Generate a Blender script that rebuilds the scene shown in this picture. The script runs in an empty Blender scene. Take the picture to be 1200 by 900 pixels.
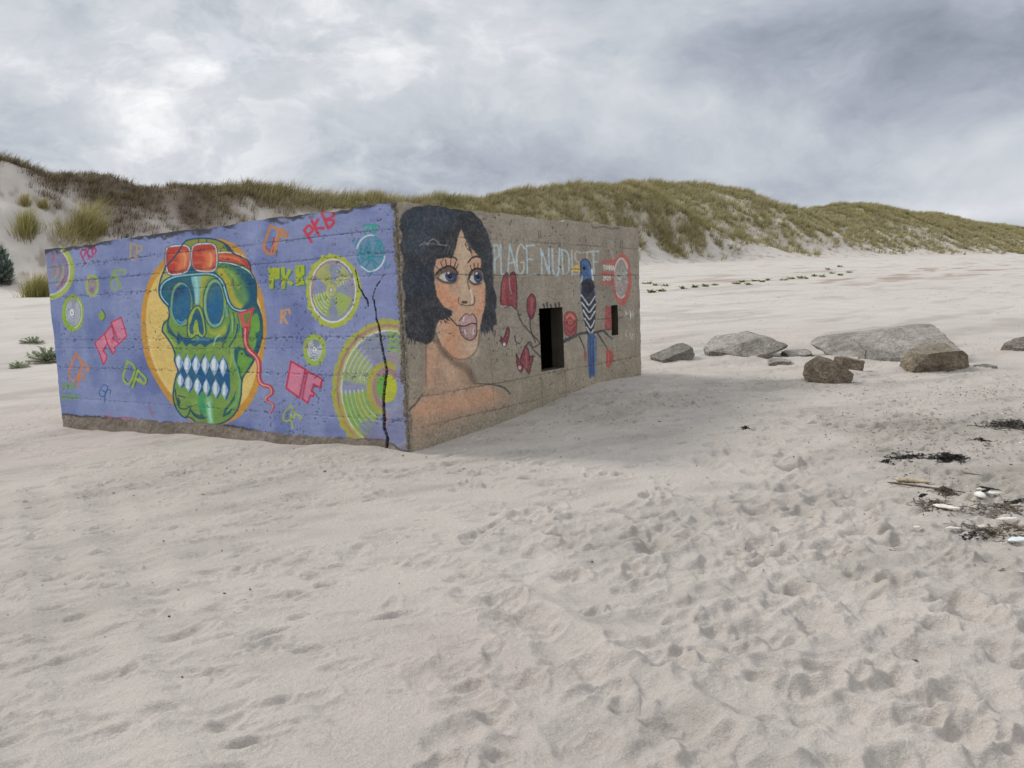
import bpy, math, random
import numpy as np
from math import sin, cos, tan, pi, radians, degrees, atan, atan2, sqrt

rng = np.random.default_rng(7)
random.seed(7)
sc = bpy.context.scene
COL = sc.collection

# ------------------------------------------------------------------ camera
CX, CY, FPX = 600.0, 450.0, 931.0
ROLL, PITCH, EYE = atan(30/1200.), atan((450-323)/FPX), 1.6
_up = np.array([-sin(ROLL)*cos(PITCH), -cos(ROLL)*cos(PITCH), -sin(PITCH)])
_up /= np.linalg.norm(_up)
_Y = np.array([0, 0, 1.]) - _up*_up[2]; _Y /= np.linalg.norm(_Y)
_X = np.cross(_Y, _up)
RW = np.array([_X, _Y, _up])            # rows: world axes in camera coordinates
CAM = np.array([0, 0, EYE])

def ray(px, py):
    return RW @ np.array([(px-CX)/FPX, (py-CY)/FPX, 1.])

def proj(P):
    c = (np.asarray(P)-CAM) @ RW
    return CX+FPX*c[..., 0]/c[..., 2], CY+FPX*c[..., 1]/c[..., 2]

cd = bpy.data.cameras.new('camera'); cam = bpy.data.objects.new('camera', cd); COL.objects.link(cam)
cd.sensor_width = 36; cd.lens = FPX/1200*36; cd.clip_start = 0.05; cd.clip_end = 5000
from mathutils import Matrix, Vector
_r = RW @ np.diag([1, -1, -1])
M4 = Matrix([[*_r[0], 0], [*_r[1], 0], [*_r[2], EYE], [0, 0, 0, 1]])
cam.matrix_world = M4
sc.camera = cam

# ------------------------------------------------------------------ helpers
def tag(o, label=None, cat=None, group=None, kind=None):
    if label: o['label'] = label
    if cat: o['category'] = cat
    if group: o['group'] = group
    if kind: o['kind'] = kind
    return o

def empty(name, loc, rz=0.0):
    o = bpy.data.objects.new(name, None); COL.objects.link(o)
    o.location = loc; o.rotation_euler = (0, 0, rz); o.empty_display_size = .2
    return o

def mesh_obj(name, verts, faces, mat, parent=None, smooth=True, colors=None, attr='paint', extra=None):
    """verts (n,3); faces (m,4) or (m,3) int array or a list of mixed faces"""
    me = bpy.data.meshes.new(name)
    verts = np.asarray(verts, dtype=np.float32)
    if isinstance(faces, np.ndarray):
        k = faces.shape[1]; m = len(faces)
        me.vertices.add(len(verts)); me.vertices.foreach_set('co', verts.ravel())
        me.loops.add(m*k); me.loops.foreach_set('vertex_index', faces.astype(np.int32).ravel())
        me.polygons.add(m); me.polygons.foreach_set('loop_start', np.arange(0, m*k, k, dtype=np.int32))
        me.polygons.foreach_set('loop_total', np.full(m, k, dtype=np.int32))
        me.update(calc_edges=True)
    else:
        me.from_pydata([tuple(map(float, v)) for v in verts], [], faces); me.update()
    me.polygons.foreach_set('use_smooth', np.full(len(me.polygons), bool(smooth)))
    if colors is not None:
        a = me.color_attributes.new(attr, 'FLOAT_COLOR', 'POINT')
        c = np.ones((len(verts), 4), dtype=np.float32); c[:, :3] = colors
        a.data.foreach_set('color', c.ravel())
    for nm, arr in (extra or {}).items():
        a = me.attributes.new(nm, 'FLOAT', 'POINT'); a.data.foreach_set('value', np.asarray(arr, dtype=np.float32).ravel())
    me.materials.append(mat)
    o = bpy.data.objects.new(name, me); COL.objects.link(o)
    if parent: o.parent = parent
    return o

def grid_faces(nr, nc, wrap=False):
    i = np.arange(nr-1)[:, None]; j = np.arange(nc if wrap else nc-1)[None, :]
    j2 = (j+1) % nc
    return np.stack([i*nc+j, i*nc+j2, (i+1)*nc+j2, (i+1)*nc+j], -1).reshape(-1, 4)

def _hash(ix, iy, seed):
    h = (ix.astype(np.int64)*374761393 + iy.astype(np.int64)*668265263 + seed*1442695041) & 0xffffffff
    h = ((h ^ (h >> 13))*1274126177) & 0xffffffff
    h = ((h ^ (h >> 16))*2246822519) & 0xffffffff
    return ((h ^ (h >> 15)) & 0xffffff)/float(0xffffff)

def vnoise(x, y, seed=0):
    """smooth value noise, -1..1"""
    x = np.asarray(x, dtype=np.float64); y = np.asarray(y, dtype=np.float64)
    ix = np.floor(x); iy = np.floor(y); fx = x-ix; fy = y-iy
    fx = fx*fx*fx*(fx*(fx*6-15)+10); fy = fy*fy*fy*(fy*(fy*6-15)+10)
    ix = ix.astype(np.int64); iy = iy.astype(np.int64)
    a = _hash(ix, iy, seed); b = _hash(ix+1, iy, seed); c = _hash(ix, iy+1, seed); d = _hash(ix+1, iy+1, seed)
    return ((a+(b-a)*fx)*(1-fy)+(c+(d-c)*fx)*fy)*2-1

def fbm(x, y, seed=0, oct=4, gain=.5):
    s = 0; a = 1; t = 0
    for k in range(oct):
        s = s+a*vnoise(x*2**k+17.3*k, y*2**k-9.1*k, seed+k); t += a; a *= gain
    return s/t

def sstep(a, b, x):
    t = np.clip((x-a)/(b-a), 0, 1); return t*t*(3-2*t)

def lin(c):
    c = np.asarray(c, dtype=np.float64)/255.
    return np.where(c <= .04045, c/12.92, ((c+.055)/1.055)**2.4)

# ------------------------------------------------------------------ bunker frame (slightly settled into the sand)
def unit(v): return v/np.linalg.norm(v)
def ground0(px, py, z=0.):
    d = ray(px, py); return CAM+d*((z-EYE)/d[2])
BP = ground0(480, 530)                       # near corner where it meets the sand
BL = unit(ray(-766, 407)); BR = ray(1239, 324); BR = unit(BR-BL*(BR@BL)); BN = np.cross(BR, BL)
LL, LR, BH = 6.366, 5.04, 2.295              # mural wall, portrait wall, height above sand

# ------------------------------------------------------------------ terrain
SD = np.array([207., 229.])/np.hypot(207, 229)        # along the coast
ND = np.array([-SD[1], SD[0]])                        # inland
O0 = np.array([-30., 46.])
def st(x, y):
    dx = x-O0[0]; dy = y-O0[1]
    return dx*SD[0]+dy*SD[1], dx*ND[0]+dy*ND[1]
_SKY = [(-260,190),(-120,180),(0,188),(30,198),(60,208),(75,205),(110,205),(140,216),(165,217),(200,214),(250,217),(300,215),(335,218),
 (352,228),(400,232),(425,230),(480,236),(520,232),(540,229),(560,236),(580,231),(620,223),(650,221),(690,217),(720,220),
 (760,217),(800,217),(830,219),(860,225),(880,233),(900,243),(925,253),(945,249),(985,242),(1010,242),(1040,248),
 (1060,253),(1100,254),(1130,263),(1160,265),(1200,271),(1250,274),(1350,280)]
def tcrest(s): return 15+np.clip(s, 0, 400)*.035+16*sstep(92, 118, s)
_cs, _cz = [], []
for _px, _py in _SKY:
    d = ray(_px, _py); d = d/d[1]
    Yv = 60.
    for _ in range(160):
        s_, t_ = st(d[0]*Yv, Yv); g = t_-tcrest(s_)
        Yv -= g/max(.12, (d[0]*ND[0]+ND[1]))*.45
    s_, t_ = st(d[0]*Yv, Yv)
    _cs.append(s_); _cz.append(EYE+d[2]*Yv-(.95 if _px > 150 else .40))
_o = np.argsort(_cs); _cs = np.array(_cs)[_o]; _cz = np.array(_cz)[_o]
def px2s(px): return np.interp(px, [a for a, b in _SKY], np.array(_cs))
_fs = np.array([-60, 0, 53, 113, 308, 600]); _fz = np.array([1.0, 1.3, 2.1, 3.0, 4.7, 5.])

CTRL = []
def _c(px, py, z):
    p = ground0(px, py, z); CTRL.append((p[0], p[1], z))
for u, n in ((0,0), (.9,-.02), (2.66,-.056), (4.4,-.09), (6.29,-.118)):
    p = BP+BL*u+BN*n; CTRL.append(tuple(p))
for u, n in ((.8,.01), (1.69,.05), (2.5,.12), (3.1,.215), (3.69,.25), (4.4,.235), (5.1,.19)):
    p = BP+BR*u+BN*n; CTRL.append(tuple(p))
for px, py, z in ((600,880,0),(200,880,-.02),(1000,880,.03),(300,700,-.06),(700,700,0),(1100,700,.05),(40,620,-.2),(600,600,-.02),
                  (900,560,.0),(1150,560,.06),(560,540,-.02),(700,520,.06),(780,470,.13),(850,440,.10),(960,445,.08),(1100,430,.10),(860,405,.12),(1050,395,.15),(10,520,-.36),
                  (10,480,-.36),(10,430,-.25),(-200,560,-.3),(1400,520,0.1),(820,385,.18)):
    _c(px, py, z)
CTRL = np.array(CTRL)
def beach_z(x, y):
    s, t = st(x, y)
    g = np.clip((t+46)/46., 0, 1.3)**1.25
    return np.interp(s, _fs, _fz)*g
_res = CTRL[:, 2]-beach_z(CTRL[:, 0], CTRL[:, 1])
def _kern(r, L=2.6): return np.exp(-(r/L))*(1+r/L)
_K = _kern(np.hypot(CTRL[:, 0][:, None]-CTRL[:, 0], CTRL[:, 1][:, None]-CTRL[:, 1]))
_wts = np.linalg.solve(_K+np.eye(len(CTRL))*.02, _res)
def base_z(x, y):
    """smooth terrain: beach + dunes"""
    x = np.asarray(x, float); y = np.asarray(y, float)
    s, t0 = st(x, y)
    wob = 1.6*vnoise(s/23., s*0+3.3, 5)+.8*vnoise(s/9., s*0+8.1, 6)
    t = t0+wob*sstep(-14, 2, t0)*(1-sstep(8, 14, t0))
    z = beach_z(x, y)
    near = np.hypot(x, y-8) < 26
    if np.any(near):
        xs = x[near]; ys = y[near]; acc = np.zeros(xs.shape)
        for (cx, cy, _z), w in zip(CTRL, _wts): acc += w*_kern(np.hypot(xs-cx, ys-cy))
        z = z.copy(); z[near] += acc
    z = z-.010*np.clip(-t0-58, 0, 500)                     # towards the sea
    tc = tcrest(s); q = np.clip(t/tc, 0, 1)
    prof = .62*q**1.25+.38*sstep(.08, .95, q)
    crest = np.interp(s, _cs, _cz); foot = np.interp(s, _fs, _fz)
    back = np.clip(t-tc, 0, 200)
    dz = np.where(t > 0, (crest-foot)*prof-.10*back+np.where(back > 0, 1.0*fbm(x/14, y/14, 21, 3)*sstep(0, 10, back)-sstep(0, 8, back)*1.6, 0), 0)
    lump = sstep(.03, .3, q)*(1-sstep(.82, .98, q))
    dz = dz+lump*(1.5*fbm(x/9., y/9., 31, 4)+.25*fbm(x/1.7, y/1.7, 37, 3))
    dz = dz+sstep(.8, 1., q)*.35*fbm(x/3.2, y/3.2, 41, 3)
    return z+dz
def gz(x, y): return float(base_z(np.array([x]), np.array([y]))[0])
def hit(px, py, far=600.):
    """where the sight line through a spot of the photograph meets the terrain"""
    d = ray(px, py); d = d/np.hypot(d[0], d[1])
    r = np.exp(np.linspace(math.log(1.2), math.log(far), 1400))
    h = CAM[2]+d[2]*r-base_z(d[0]*r, d[1]*r)
    k = np.argmax(h < 0) if np.any(h < 0) else len(r)-1
    if k > 0 and h[k] < 0:
        rr = r[k-1]+(r[k]-r[k-1])*h[k-1]/(h[k-1]-h[k])
    else: rr = r[k]
    return np.array([d[0]*rr, d[1]*rr, gz(d[0]*rr, d[1]*rr)])

# ------------------------------------------------------------------ materials
def nodes(name):
    m = bpy.data.materials.new(name); m.use_nodes = True
    nt = m.node_tree; nt.nodes.clear()
    out = nt.nodes.new('ShaderNodeOutputMaterial')
    b = nt.nodes.new('ShaderNodeBsdfPrincipled')
    nt.links.new(b.outputs[0], out.inputs[0])
    return m, nt, b
def N(nt, kind, **kw):
    n = nt.nodes.new(kind)
    for k, v in kw.items():
        if k.startswith('i_'):
            key = k[2:]; key = int(key) if key.isdigit() else key.replace('_', ' ')
            n.inputs[key].default_value = v
        else: setattr(n, k, v)
    return n
def noise(nt, scale, detail=4, rough=.55, vec=None, dist=0.):
    n = N(nt, 'ShaderNodeTexNoise'); n.inputs['Scale'].default_value = scale
    n.inputs['Detail'].default_value = detail; n.inputs['Roughness'].default_value = rough
    n.inputs['Distortion'].default_value = dist
    if vec: nt.links.new(vec, n.inputs['Vector'])
    return n
def mrange(nt, src, a, b, c, d):
    n = N(nt, 'ShaderNodeMapRange'); nt.links.new(src, n.inputs[0])
    for k, v in zip((1, 2, 3, 4), (a, b, c, d)): n.inputs[k].default_value = v
    return n.outputs[0]
def mixc(nt, f, a, b, blend='MIX'):
    n = N(nt, 'ShaderNodeMix', data_type='RGBA', blend_type=blend)
    for i, v in ((0, f), (6, a), (7, b)):
        if isinstance(v, (int, float)): n.inputs[i].default_value = v
        elif isinstance(v, (tuple, list, np.ndarray)): n.inputs[i].default_value = (*v[:3], 1)
        else: nt.links.new(v, n.inputs[i])
    return n.outputs[2]
def bump(nt, h, b, strength, dist):
    n = N(nt, 'ShaderNodeBump'); n.inputs['Strength'].default_value = strength; n.inputs['Distance'].default_value = dist
    nt.links.new(h, n.inputs['Height']); nt.links.new(n.outputs[0], b.inputs['Normal'])
    return n
def objco(nt): return N(nt, 'ShaderNodeTexCoord').outputs['Object']

def painted_mat(name, attr='paint', rough=.9, s1=9., s2=160., lo=.86, hi=1.14, bs=.5, bd=.004, spec=.25):
    m, nt, b = nodes(name)
    a = N(nt, 'ShaderNodeAttribute', attribute_name=attr)
    oc = objco(nt)
    n1 = noise(nt, s1, 5, .6, oc); n2 = noise(nt, s2, 3, .6, oc)
    f1 = mrange(nt, n1.outputs[0], .3, .7, lo, hi); f2 = mrange(nt, n2.outputs[0], .3, .7, lo, hi)
    mu = N(nt, 'ShaderNodeMath', operation='MULTIPLY'); nt.links.new(f1, mu.inputs[0]); nt.links.new(f2, mu.inputs[1])
    cc = N(nt, 'ShaderNodeCombineColor')
    for i in range(3): nt.links.new(mu.outputs[0], cc.inputs[i])
    c = mixc(nt, 1., a.outputs['Color'], cc.outputs[0], 'MULTIPLY')
    nt.links.new(c, b.inputs['Base Color']); b.inputs['Roughness'].default_value = rough
    b.inputs['Specular IOR Level'].default_value = spec
    bump(nt, n2.outputs[0], b, bs, bd)
    return m

def sand_mat():
    m, nt, b = nodes('dry_sand')
    a = N(nt, 'ShaderNodeAttribute', attribute_name='paint'); oc = objco(nt)
    ro = N(nt, 'ShaderNodeAttribute', attribute_name='rough')
    n1 = noise(nt, .9, 6, .6, oc); n2 = noise(nt, 170., 4, .75, oc); n3 = noise(nt, 38., 5, .65, oc)
    f1 = mrange(nt, n1.outputs[0], .3, .7, .93, 1.06); f2 = mrange(nt, n2.outputs[0], .28, .72, .78, 1.22)
    f3 = mrange(nt, n3.outputs[0], .3, .7, .94, 1.05)
    mu = N(nt, 'ShaderNodeMath', operation='MULTIPLY'); nt.links.new(f1, mu.inputs[0]); nt.links.new(f2, mu.inputs[1])
    mu2 = N(nt, 'ShaderNodeMath', operation='MULTIPLY'); nt.links.new(mu.outputs[0], mu2.inputs[0]); nt.links.new(f3, mu2.inputs[1])
    cc = N(nt, 'ShaderNodeCombineColor')
    for i in range(3): nt.links.new(mu2.outputs[0], cc.inputs[i])
    c = mixc(nt, 1., a.outputs['Color'], cc.outputs[0], 'MULTIPLY')
    # scattered dark flecks of weed and shell grit where the ground is rough
    v = N(nt, 'ShaderNodeTexVoronoi'); v.inputs['Scale'].default_value = 11.; nt.links.new(oc, v.inputs['Vector'])
    nz = noise(nt, 3.1, 3, .6, oc)
    d = N(nt, 'ShaderNodeMath', operation='SUBTRACT'); nt.links.new(mrange(nt, v.outputs['Distance'], .10, .19, 1., 0.), d.inputs[0]); nt.links.new(mrange(nt, nz.outputs[0], .34, .56, 1., 0.), d.inputs[1])
    d.use_clamp = True
    d2 = N(nt, 'ShaderNodeMath', operation='MULTIPLY'); nt.links.new(d.outputs[0], d2.inputs[0]); nt.links.new(ro.outputs['Fac'], d2.inputs[1]); d2.use_clamp = True
    d3 = N(nt, 'ShaderNodeMath', operation='MULTIPLY'); nt.links.new(d2.outputs[0], d3.inputs[0]); d3.inputs[1].default_value = .75
    c = mixc(nt, d3.outputs[0], c, tuple(lin((88, 82, 74))))
    nt.links.new(c, b.inputs['Base Color']); b.inputs['Roughness'].default_value = .95
    b.inputs['Specular IOR Level'].default_value = .15
    ad = N(nt, 'ShaderNodeMath', operation='MULTIPLY_ADD'); nt.links.new(n3.outputs[0], ad.inputs[0]); ad.inputs[1].default_value = 3.0
    nt.links.new(n2.outputs[0], ad.inputs[2])
    bump(nt, ad.outputs[0], b, .8, .008)
    return m
M_SAND = sand_mat()

# ------------------------------------------------------------------ ground sheet
th = np.concatenate([np.linspace(-pi, radians(-52), 60, endpoint=False), np.linspace(radians(-52), radians(-36), 90, endpoint=False),
                     np.linspace(radians(-36), radians(36), 860, endpoint=False), np.linspace(radians(36), radians(52), 90, endpoint=False),
                     np.linspace(radians(52), pi, 60, endpoint=False)])
rr = np.concatenate([[.01, .25, .5, .8, 1.1], np.exp(np.arange(math.log(1.4), math.log(13), .0031)), np.exp(np.arange(math.log(13), math.log(420), .0075)),
                     np.exp(np.linspace(math.log(425), math.log(1800), 40))])
NR, NT = len(rr), len(th)
GX = rr[:, None]*np.sin(th)[None, :]; GY = rr[:, None]*np.cos(th)[None, :]
GZ = base_z(GX.ravel(), GY.ravel()).reshape(NR, NT)
GS, GT = st(GX, GY)
DST = np.hypot(GX, GY)
beachm = 1-sstep(-6, 2, GT)

def gauss_spot(px, py, rad, sq=1., z=None):
    p = hit(px, py) if z is None else ground0(px, py, z)
    return np.exp(-(((GX-p[0])**2+((GY-p[1])/sq)**2)/rad**2))
rough = np.zeros_like(GZ)
for px, py, rad, w, sq in ((640,500,1.1,.8,1), (720,480,1.8,1.,1), (790,470,2.0,.9,1), (860,450,1.8,.7,1), (560,540,.8,.6,1), (330,570,1.4,.6,1), (200,570,1.5,.5,1),
                       (430,580,.8,.4,1), (80,640,1.2,.45,1), (120,720,.7,.35,1), (1130,510,2.0,1.,1), (1180,560,1.0,1.,1), (1080,590,.7,.9,1),
                       (1170,640,.6,.7,1), (1120,450,3.,.5,1), (1150,380,6.,.5,1), (1000,400,4.,.35,1), (1180,330,30.,.5,1), (1010,670,.3,.8,1), (880,640,.3,.8,1), (940,600,.4,.6,1)):
    rough = np.maximum(rough, w*gauss_spot(px, py, rad, sq))
rough *= .45+.55*sstep(-.25, .35, fbm(GX*1.1, GY*1.1, 77, 3))
near = (1-sstep(14, 26, DST))
# wind ripples, lumps and crumbs
wa = radians(18)
xr = GX*cos(wa)+GY*sin(wa); yr = -GX*sin(wa)+GY*cos(wa)
rip = fbm(xr/.62, yr/.20, 11, 3)
amp = .35+.65*sstep(-.3, .4, fbm(GX/2.1, GY/2.1, 13, 2))
GZ += near*beachm*(.011*rip*amp+.011*fbm(GX/.9, GY/.75, 15, 3)*amp)
GZ += near*beachm*rough*(.022*fbm(GX/.13, GY/.11, 17, 3)+.018*np.abs(fbm(GX/.30, GY/.22, 18, 2)))
GZ += beachm*sstep(12, 30, DST)*.08*fbm(GX/3.0, GY/2.2, 19, 3)

crumb = np.zeros_like(GZ)
def stamp(x, y, ang, la, lb, depth, rim, cr=0.):
    r0 = math.hypot(x, y); R = 2.3*max(la, lb); t0 = atan2(x, y)
    i0, i1 = np.searchsorted(rr, [r0-R, r0+R]); j0, j1 = np.searchsorted(th, [t0-R/r0, t0+R/r0])
    if i1-i0 < 2 or j1-j0 < 2: return
    sl = (slice(i0, i1), slice(j0, j1))
    dx = GX[sl]-x; dy = GY[sl]-y
    a = dx*cos(ang)+dy*sin(ang); b = -dx*sin(ang)+dy*cos(ang)
    wv = 1+.35*vnoise(GX[sl]/(la*.9)+x*3, GY[sl]/(la*.9), 51)
    q = np.sqrt((a/la)**2+(b/lb)**2)*wv
    GZ[sl] += -depth*np.exp(-q**2.6)+rim*np.exp(-((q-1.35)/.38)**2)*(.5+.9*sstep(-1, 1, a/la))
    crumb[sl] = np.maximum(crumb[sl], cr*np.exp(-(q/1.5)**2))
def inside(x, y):
    d = np.array([x, y])-BP[:2]; u = d@BL[:2]; v = d@BR[:2]
    return -.25 < u < LL+.3 and -.25 < v < LR+.3
R1 = np.random.default_rng(21)
trail_dirs = [75, 110, 60, 95, 130, 42, 140]
cnt = 0
for k in range(150):
    a = R1.random()
    if a < .74: x, y = R1.uniform(-.6, 4.8), R1.uniform(2.0, 6.8)
    elif a < .85: x, y = R1.uniform(1.5, 8), R1.uniform(6, 14)
    else: x, y = R1.uniform(-4, 0), R1.uniform(2.2, 5.5)
    hd = radians(R1.choice(trail_dirs)+R1.normal(0, 8)); side = 1
    for q in range(R1.integers(3, 15)):
        fx = x+side*.10*-sin(hd)+R1.normal(0, .03); fy = y+side*.10*cos(hd)+R1.normal(0, .03)
        if 2.0 < math.hypot(fx, fy) < 17 and not inside(fx, fy):
            e = R1.random()
            if (fy > 5.2 and fx < 1.6 and R1.random() < .9) or (fx > 2.4 and 4.6 < fy < 8 and R1.random() < .85) or e < .88*sstep(.25, -.25, fx-.20*fy+.9)+.80*sstep(6.2, 7.6, fy): x += .66*cos(hd); y += .66*sin(hd); side = -side; continue
            fresh = R1.random() < .14
            k2 = R1.uniform(.5, 1.0)
            stamp(fx, fy, hd+R1.normal(0, .2), .155*k2, .08*k2*R1.uniform(.9, 1.4), (.026 if fresh else .017)*R1.uniform(.4, 1.2), (.010 if fresh else .006), .9 if fresh else .15)
            cnt += 1
        x += .66*cos(hd); y += .66*sin(hd); side = -side; hd += R1.normal(0, .06)
for k in range(420):                                                       # old wind softened prints
    y = R1.uniform(2.1, 6.8)**1.0; x = R1.uniform(-.9, 4.6)
    if inside(x, y) or (y > 5.2 and x < 1.6 and R1.random() < .85) or (x > 2.5 and y > 4.7) or R1.random() < sstep(.3, -.6, x-.12*y+.3): continue
    f = R1.uniform(.55, 1.15); stamp(x, y, R1.choice([75, 100, 120, 15])*pi/180+R1.normal(0, .3), .125*f, .075*f*R1.uniform(.8, 1.3), .026*f*R1.uniform(.4, 1.2), .008*f, .10)
for k in range(300):                                                       # crisper recent scuffs, lower right
    y = R1.uniform(2.1, 5.6); x = R1.uniform(-.3, .72*y)
    f = R1.uniform(.6, 1.2); stamp(x, y, R1.normal(.15, .5), .085*f, .050*f*R1.uniform(.8, 1.4), .026*f*R1.uniform(.5, 1.2), .011*f, .45)
for k in range(7000):                                                       # small scour dents
    x = R1.uniform(-8, 7); y = R1.uniform(2, 13)
    if inside(x, y): continue
    left = x < .3*y-.9
    if not left and R1.random() < .7: continue
    if R1.random() > .25+.75*sstep(-.3, .4, float(fbm(np.array([x/1.3]), np.array([y/.8]), 55, 2)[0])): continue
    f = R1.uniform(.6, 1.5)
    stamp(x, y, radians(R1.normal(14, 16)), .075*f, .026*f*R1.uniform(.7, 1.5), .014*f*R1.uniform(.3, 1.5), .006*f, .4)
for k in range(11000):                                                      # trodden, crusted patches
    x = R1.uniform(-7, 8); y = R1.uniform(3, 14)
    i_ = min(int(np.searchsorted(rr, math.hypot(x, y))), NR-1); j_ = int(np.searchsorted(th, atan2(x, y)))
    if inside(x, y) or R1.random() > rough[i_, j_]**1.2: continue
    f = R1.uniform(.4, 1.1); stamp(x, y, R1.uniform(-.5, .7), .070*f, .038*f, .026*f, .010*f, .7)
for k in range(20):                                                         # a few clusters of broken crust
    x, y = R1.uniform(-1.5, 4.5), R1.uniform(2.6, 9)
    if inside(x, y): continue
    for q in range(7): stamp(x+R1.normal(0, .11), y+R1.normal(0, .07), R1.uniform(0, 3), .05, .03, .016, .008, .8)
# a low smooth wheel track running out towards the lower right
p0 = ground0(560, 690); p1 = ground0(860, 905)
dv = (p1-p0)[:2]; Ld = np.hypot(*dv); dv /= Ld
aa = (GX-p0[0])*dv[0]+(GY-p0[1])*dv[1]; bb = -(GX-p0[0])*dv[1]+(GY-p0[1])*dv[0]
win = sstep(-.8, .5, aa)*(1-sstep(Ld+1, Ld+2, aa))
GZ += win*(.040*np.exp(-((bb-.16)/.09)**2)+.024*np.exp(-((bb+.16)/.09)**2)-.012*np.exp(-(bb/.1)**2))
for (q0, q1, sg) in (((40,545),(150,930),.8), ((110,545),(330,930),.7), ((860,560),(1150,700),.5)):
    p0 = ground0(*q0); p1 = ground0(*q1); dv = (p1-p0)[:2]; Ld = np.hypot(*dv); dv /= Ld
    aa = (GX-p0[0])*dv[0]+(GY-p0[1])*dv[1]; bb = -(GX-p0[0])*dv[1]+(GY-p0[1])*dv[0]+.05*vnoise(aa/1.5, aa*0, 3)
    win = sstep(-.8, .8, aa)*(1-sstep(Ld, Ld+1.5, aa))*sg
    GZ += win*(.016*np.exp(-((np.abs(bb)-.17)/.07)**2)-.016*np.exp(-(bb/.12)**2)*(1+.4*np.sin(aa*45)))
for px, py, rad, hgt in ((770,424,.35,.07), (800,426,.3,.04), (845,420,.6,.09), (890,424,.35,.06), (925,424,.35,.05), (985,425,.5,.10), (1030,424,.6,.07), (1100,428,.5,.04), (962,446,.30,.05), (995,440,.3,.06), (1066,432,.35,.06), (1140,433,.35,.05), (1190,414,.4,.06)):
    p = hit(px, py); GZ += hgt*np.exp(-(((GX-p[0])**2+((GY-p[1])/.8)**2)/rad**2))*(1+.5*fbm(GX/.25, GY/.25, 73, 2))
GZ += near*crumb*(.016*fbm(GX/.045, GY/.04, 61, 3))
# scour along the wall feet and drift
dxy = np.stack([GX-BP[0], GY-BP[1]], -1)
uu = dxy@BL[:2]; vv = dxy@BR[:2]
ins = (uu > .03) & (vv > .03) & (uu < LL-.03) & (vv < LR-.03)
foot = np.exp(-np.clip(-vv, 0, 9)/.12)*((uu > -.1) & (uu < LL+.1) & (vv < .1))
GZ += (.055*fbm(uu/.9, uu*0, 71, 3)+.02)*np.exp(-np.clip(-vv, 0, 9)/.35)*((uu > -.3) & (uu < LL+.3) & (vv < .1))*sstep(-.3, .8, uu)
GZ[ins] -= .12

# colour: pale quartz sand, dune soil where it is overgrown, wrack stain
sand = lin((192, 183, 173)); pink = lin((189, 176, 167)); damp = lin((158, 150, 138)); white = lin((196, 190, 180))
n1 = fbm(GX/3.2, GY/3.2, 81, 4)
colr = sand[None, None, :]*np.ones((NR, NT, 1))
pk = sstep(.0, .5, n1+.25*sstep(5, 2.5, DST))[..., None]*.55
colr = colr*(1-pk)+pink*pk
dm = (rough*(.55+.25*(GX > 3)))[..., None]; colr = colr*(1-dm)+damp*dm
wm = (sstep(10, 30, DST)*(1-sstep(40, 400, DST)*0))[..., None]*.5*beachm[..., None]; colr = colr*(1-wm)+white*wm
fb = (sstep(.05, .5, fbm(GS/5., GT/.9, 84, 4))*sstep(11, 18, DST)*beachm*.32)[..., None]; colr = colr*(1-fb)+lin((140, 130, 118))*fb
# reddish weedy strand bands on the far right beach
colr = colr*(1-.13*(near*sstep(.0, .5, fbm(xr/1.1, yr/.33, 85, 4)))[..., None]+.07*(near*sstep(.1, .5, fbm(xr/.35, yr/.16, 87, 3)))[..., None]*-1)
bd = sstep(.1, .5, fbm(GS/9., GT/1.6, 83, 3))*sstep(-40, -30, GT)*(1-sstep(-22, -14, GT))*sstep(20, 45, GS)
rb = (bd*.75)[..., None]; colr = colr*(1-rb)+lin((150, 128, 116))*rb
# where plants hold the dune
VT = []
for a, b in ((-260,225),(0,200),(30,214),(55,232),(66,226),(78,246),(100,256),(165,264),(200,258),(240,256),(300,252),(345,250),(400,248),(460,262),(600,296),(755,302),(850,298),(905,290),(925,286),(950,298),(1050,298),(1200,294),(1350,292)):
    p = hit(a, b); s_, t_ = st(p[0], p[1]); VT.append((a, float(np.clip(t_/tcrest(s_), .03, .85))))
vq = np.interp(GS, px2s([a for a, b in VT]), [b for a, b in VT])
Q = np.clip(GT/tcrest(GS), -1, 3)
patch = fbm(GX/3.6, GY/3.6, 91, 4)
veg = sstep(-.11, .13, Q-vq+.20*patch+.05*fbm(GX/.8, GY/.8, 93, 2))
# open sand on the slope face
for px, py, rad in ((20,222,3.), (770,292,2.5), (865,284,3.0), (905,280,2.2), (855,232,4.), (1120,283,6.)):
    p = hit(px, py)
    veg *= 1-.85*np.exp(-(((GX-p[0])**2+(GY-p[1])**2)/rad**2))*sstep(-.5, .3, fbm(GX/2.5, GY/2.5, 97, 3)+.25)
veg *= (GT > -2)
clumpm = sstep(-.22, .25, fbm((GS-.9*GT)/2.2, GT/4.5, 401, 3))
pxs = np.interp(GS, np.sort(px2s([a for a, b in VT])), [a for a, b in VT])
soilL = lin((104, 90, 76)); soilR = lin((142, 132, 96))
w_ = sstep(180, 480, pxs)[..., None]
soil = soilL*(1-w_)+soilR*w_
soil = soil*(.70+.6*sstep(-.4, .4, fbm(GX/1.1, GY/1.1, 95, 3)+.6*fbm(GX/.3, GY/.3, 96, 2)))[..., None]
upm = sstep(.18, .55, Q-vq+.18*patch)
vm = (veg*np.where(pxs > 430, .25+.68*np.maximum(clumpm, upm), .93))[..., None]
colr = colr*(1-vm)+soil*vm
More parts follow.
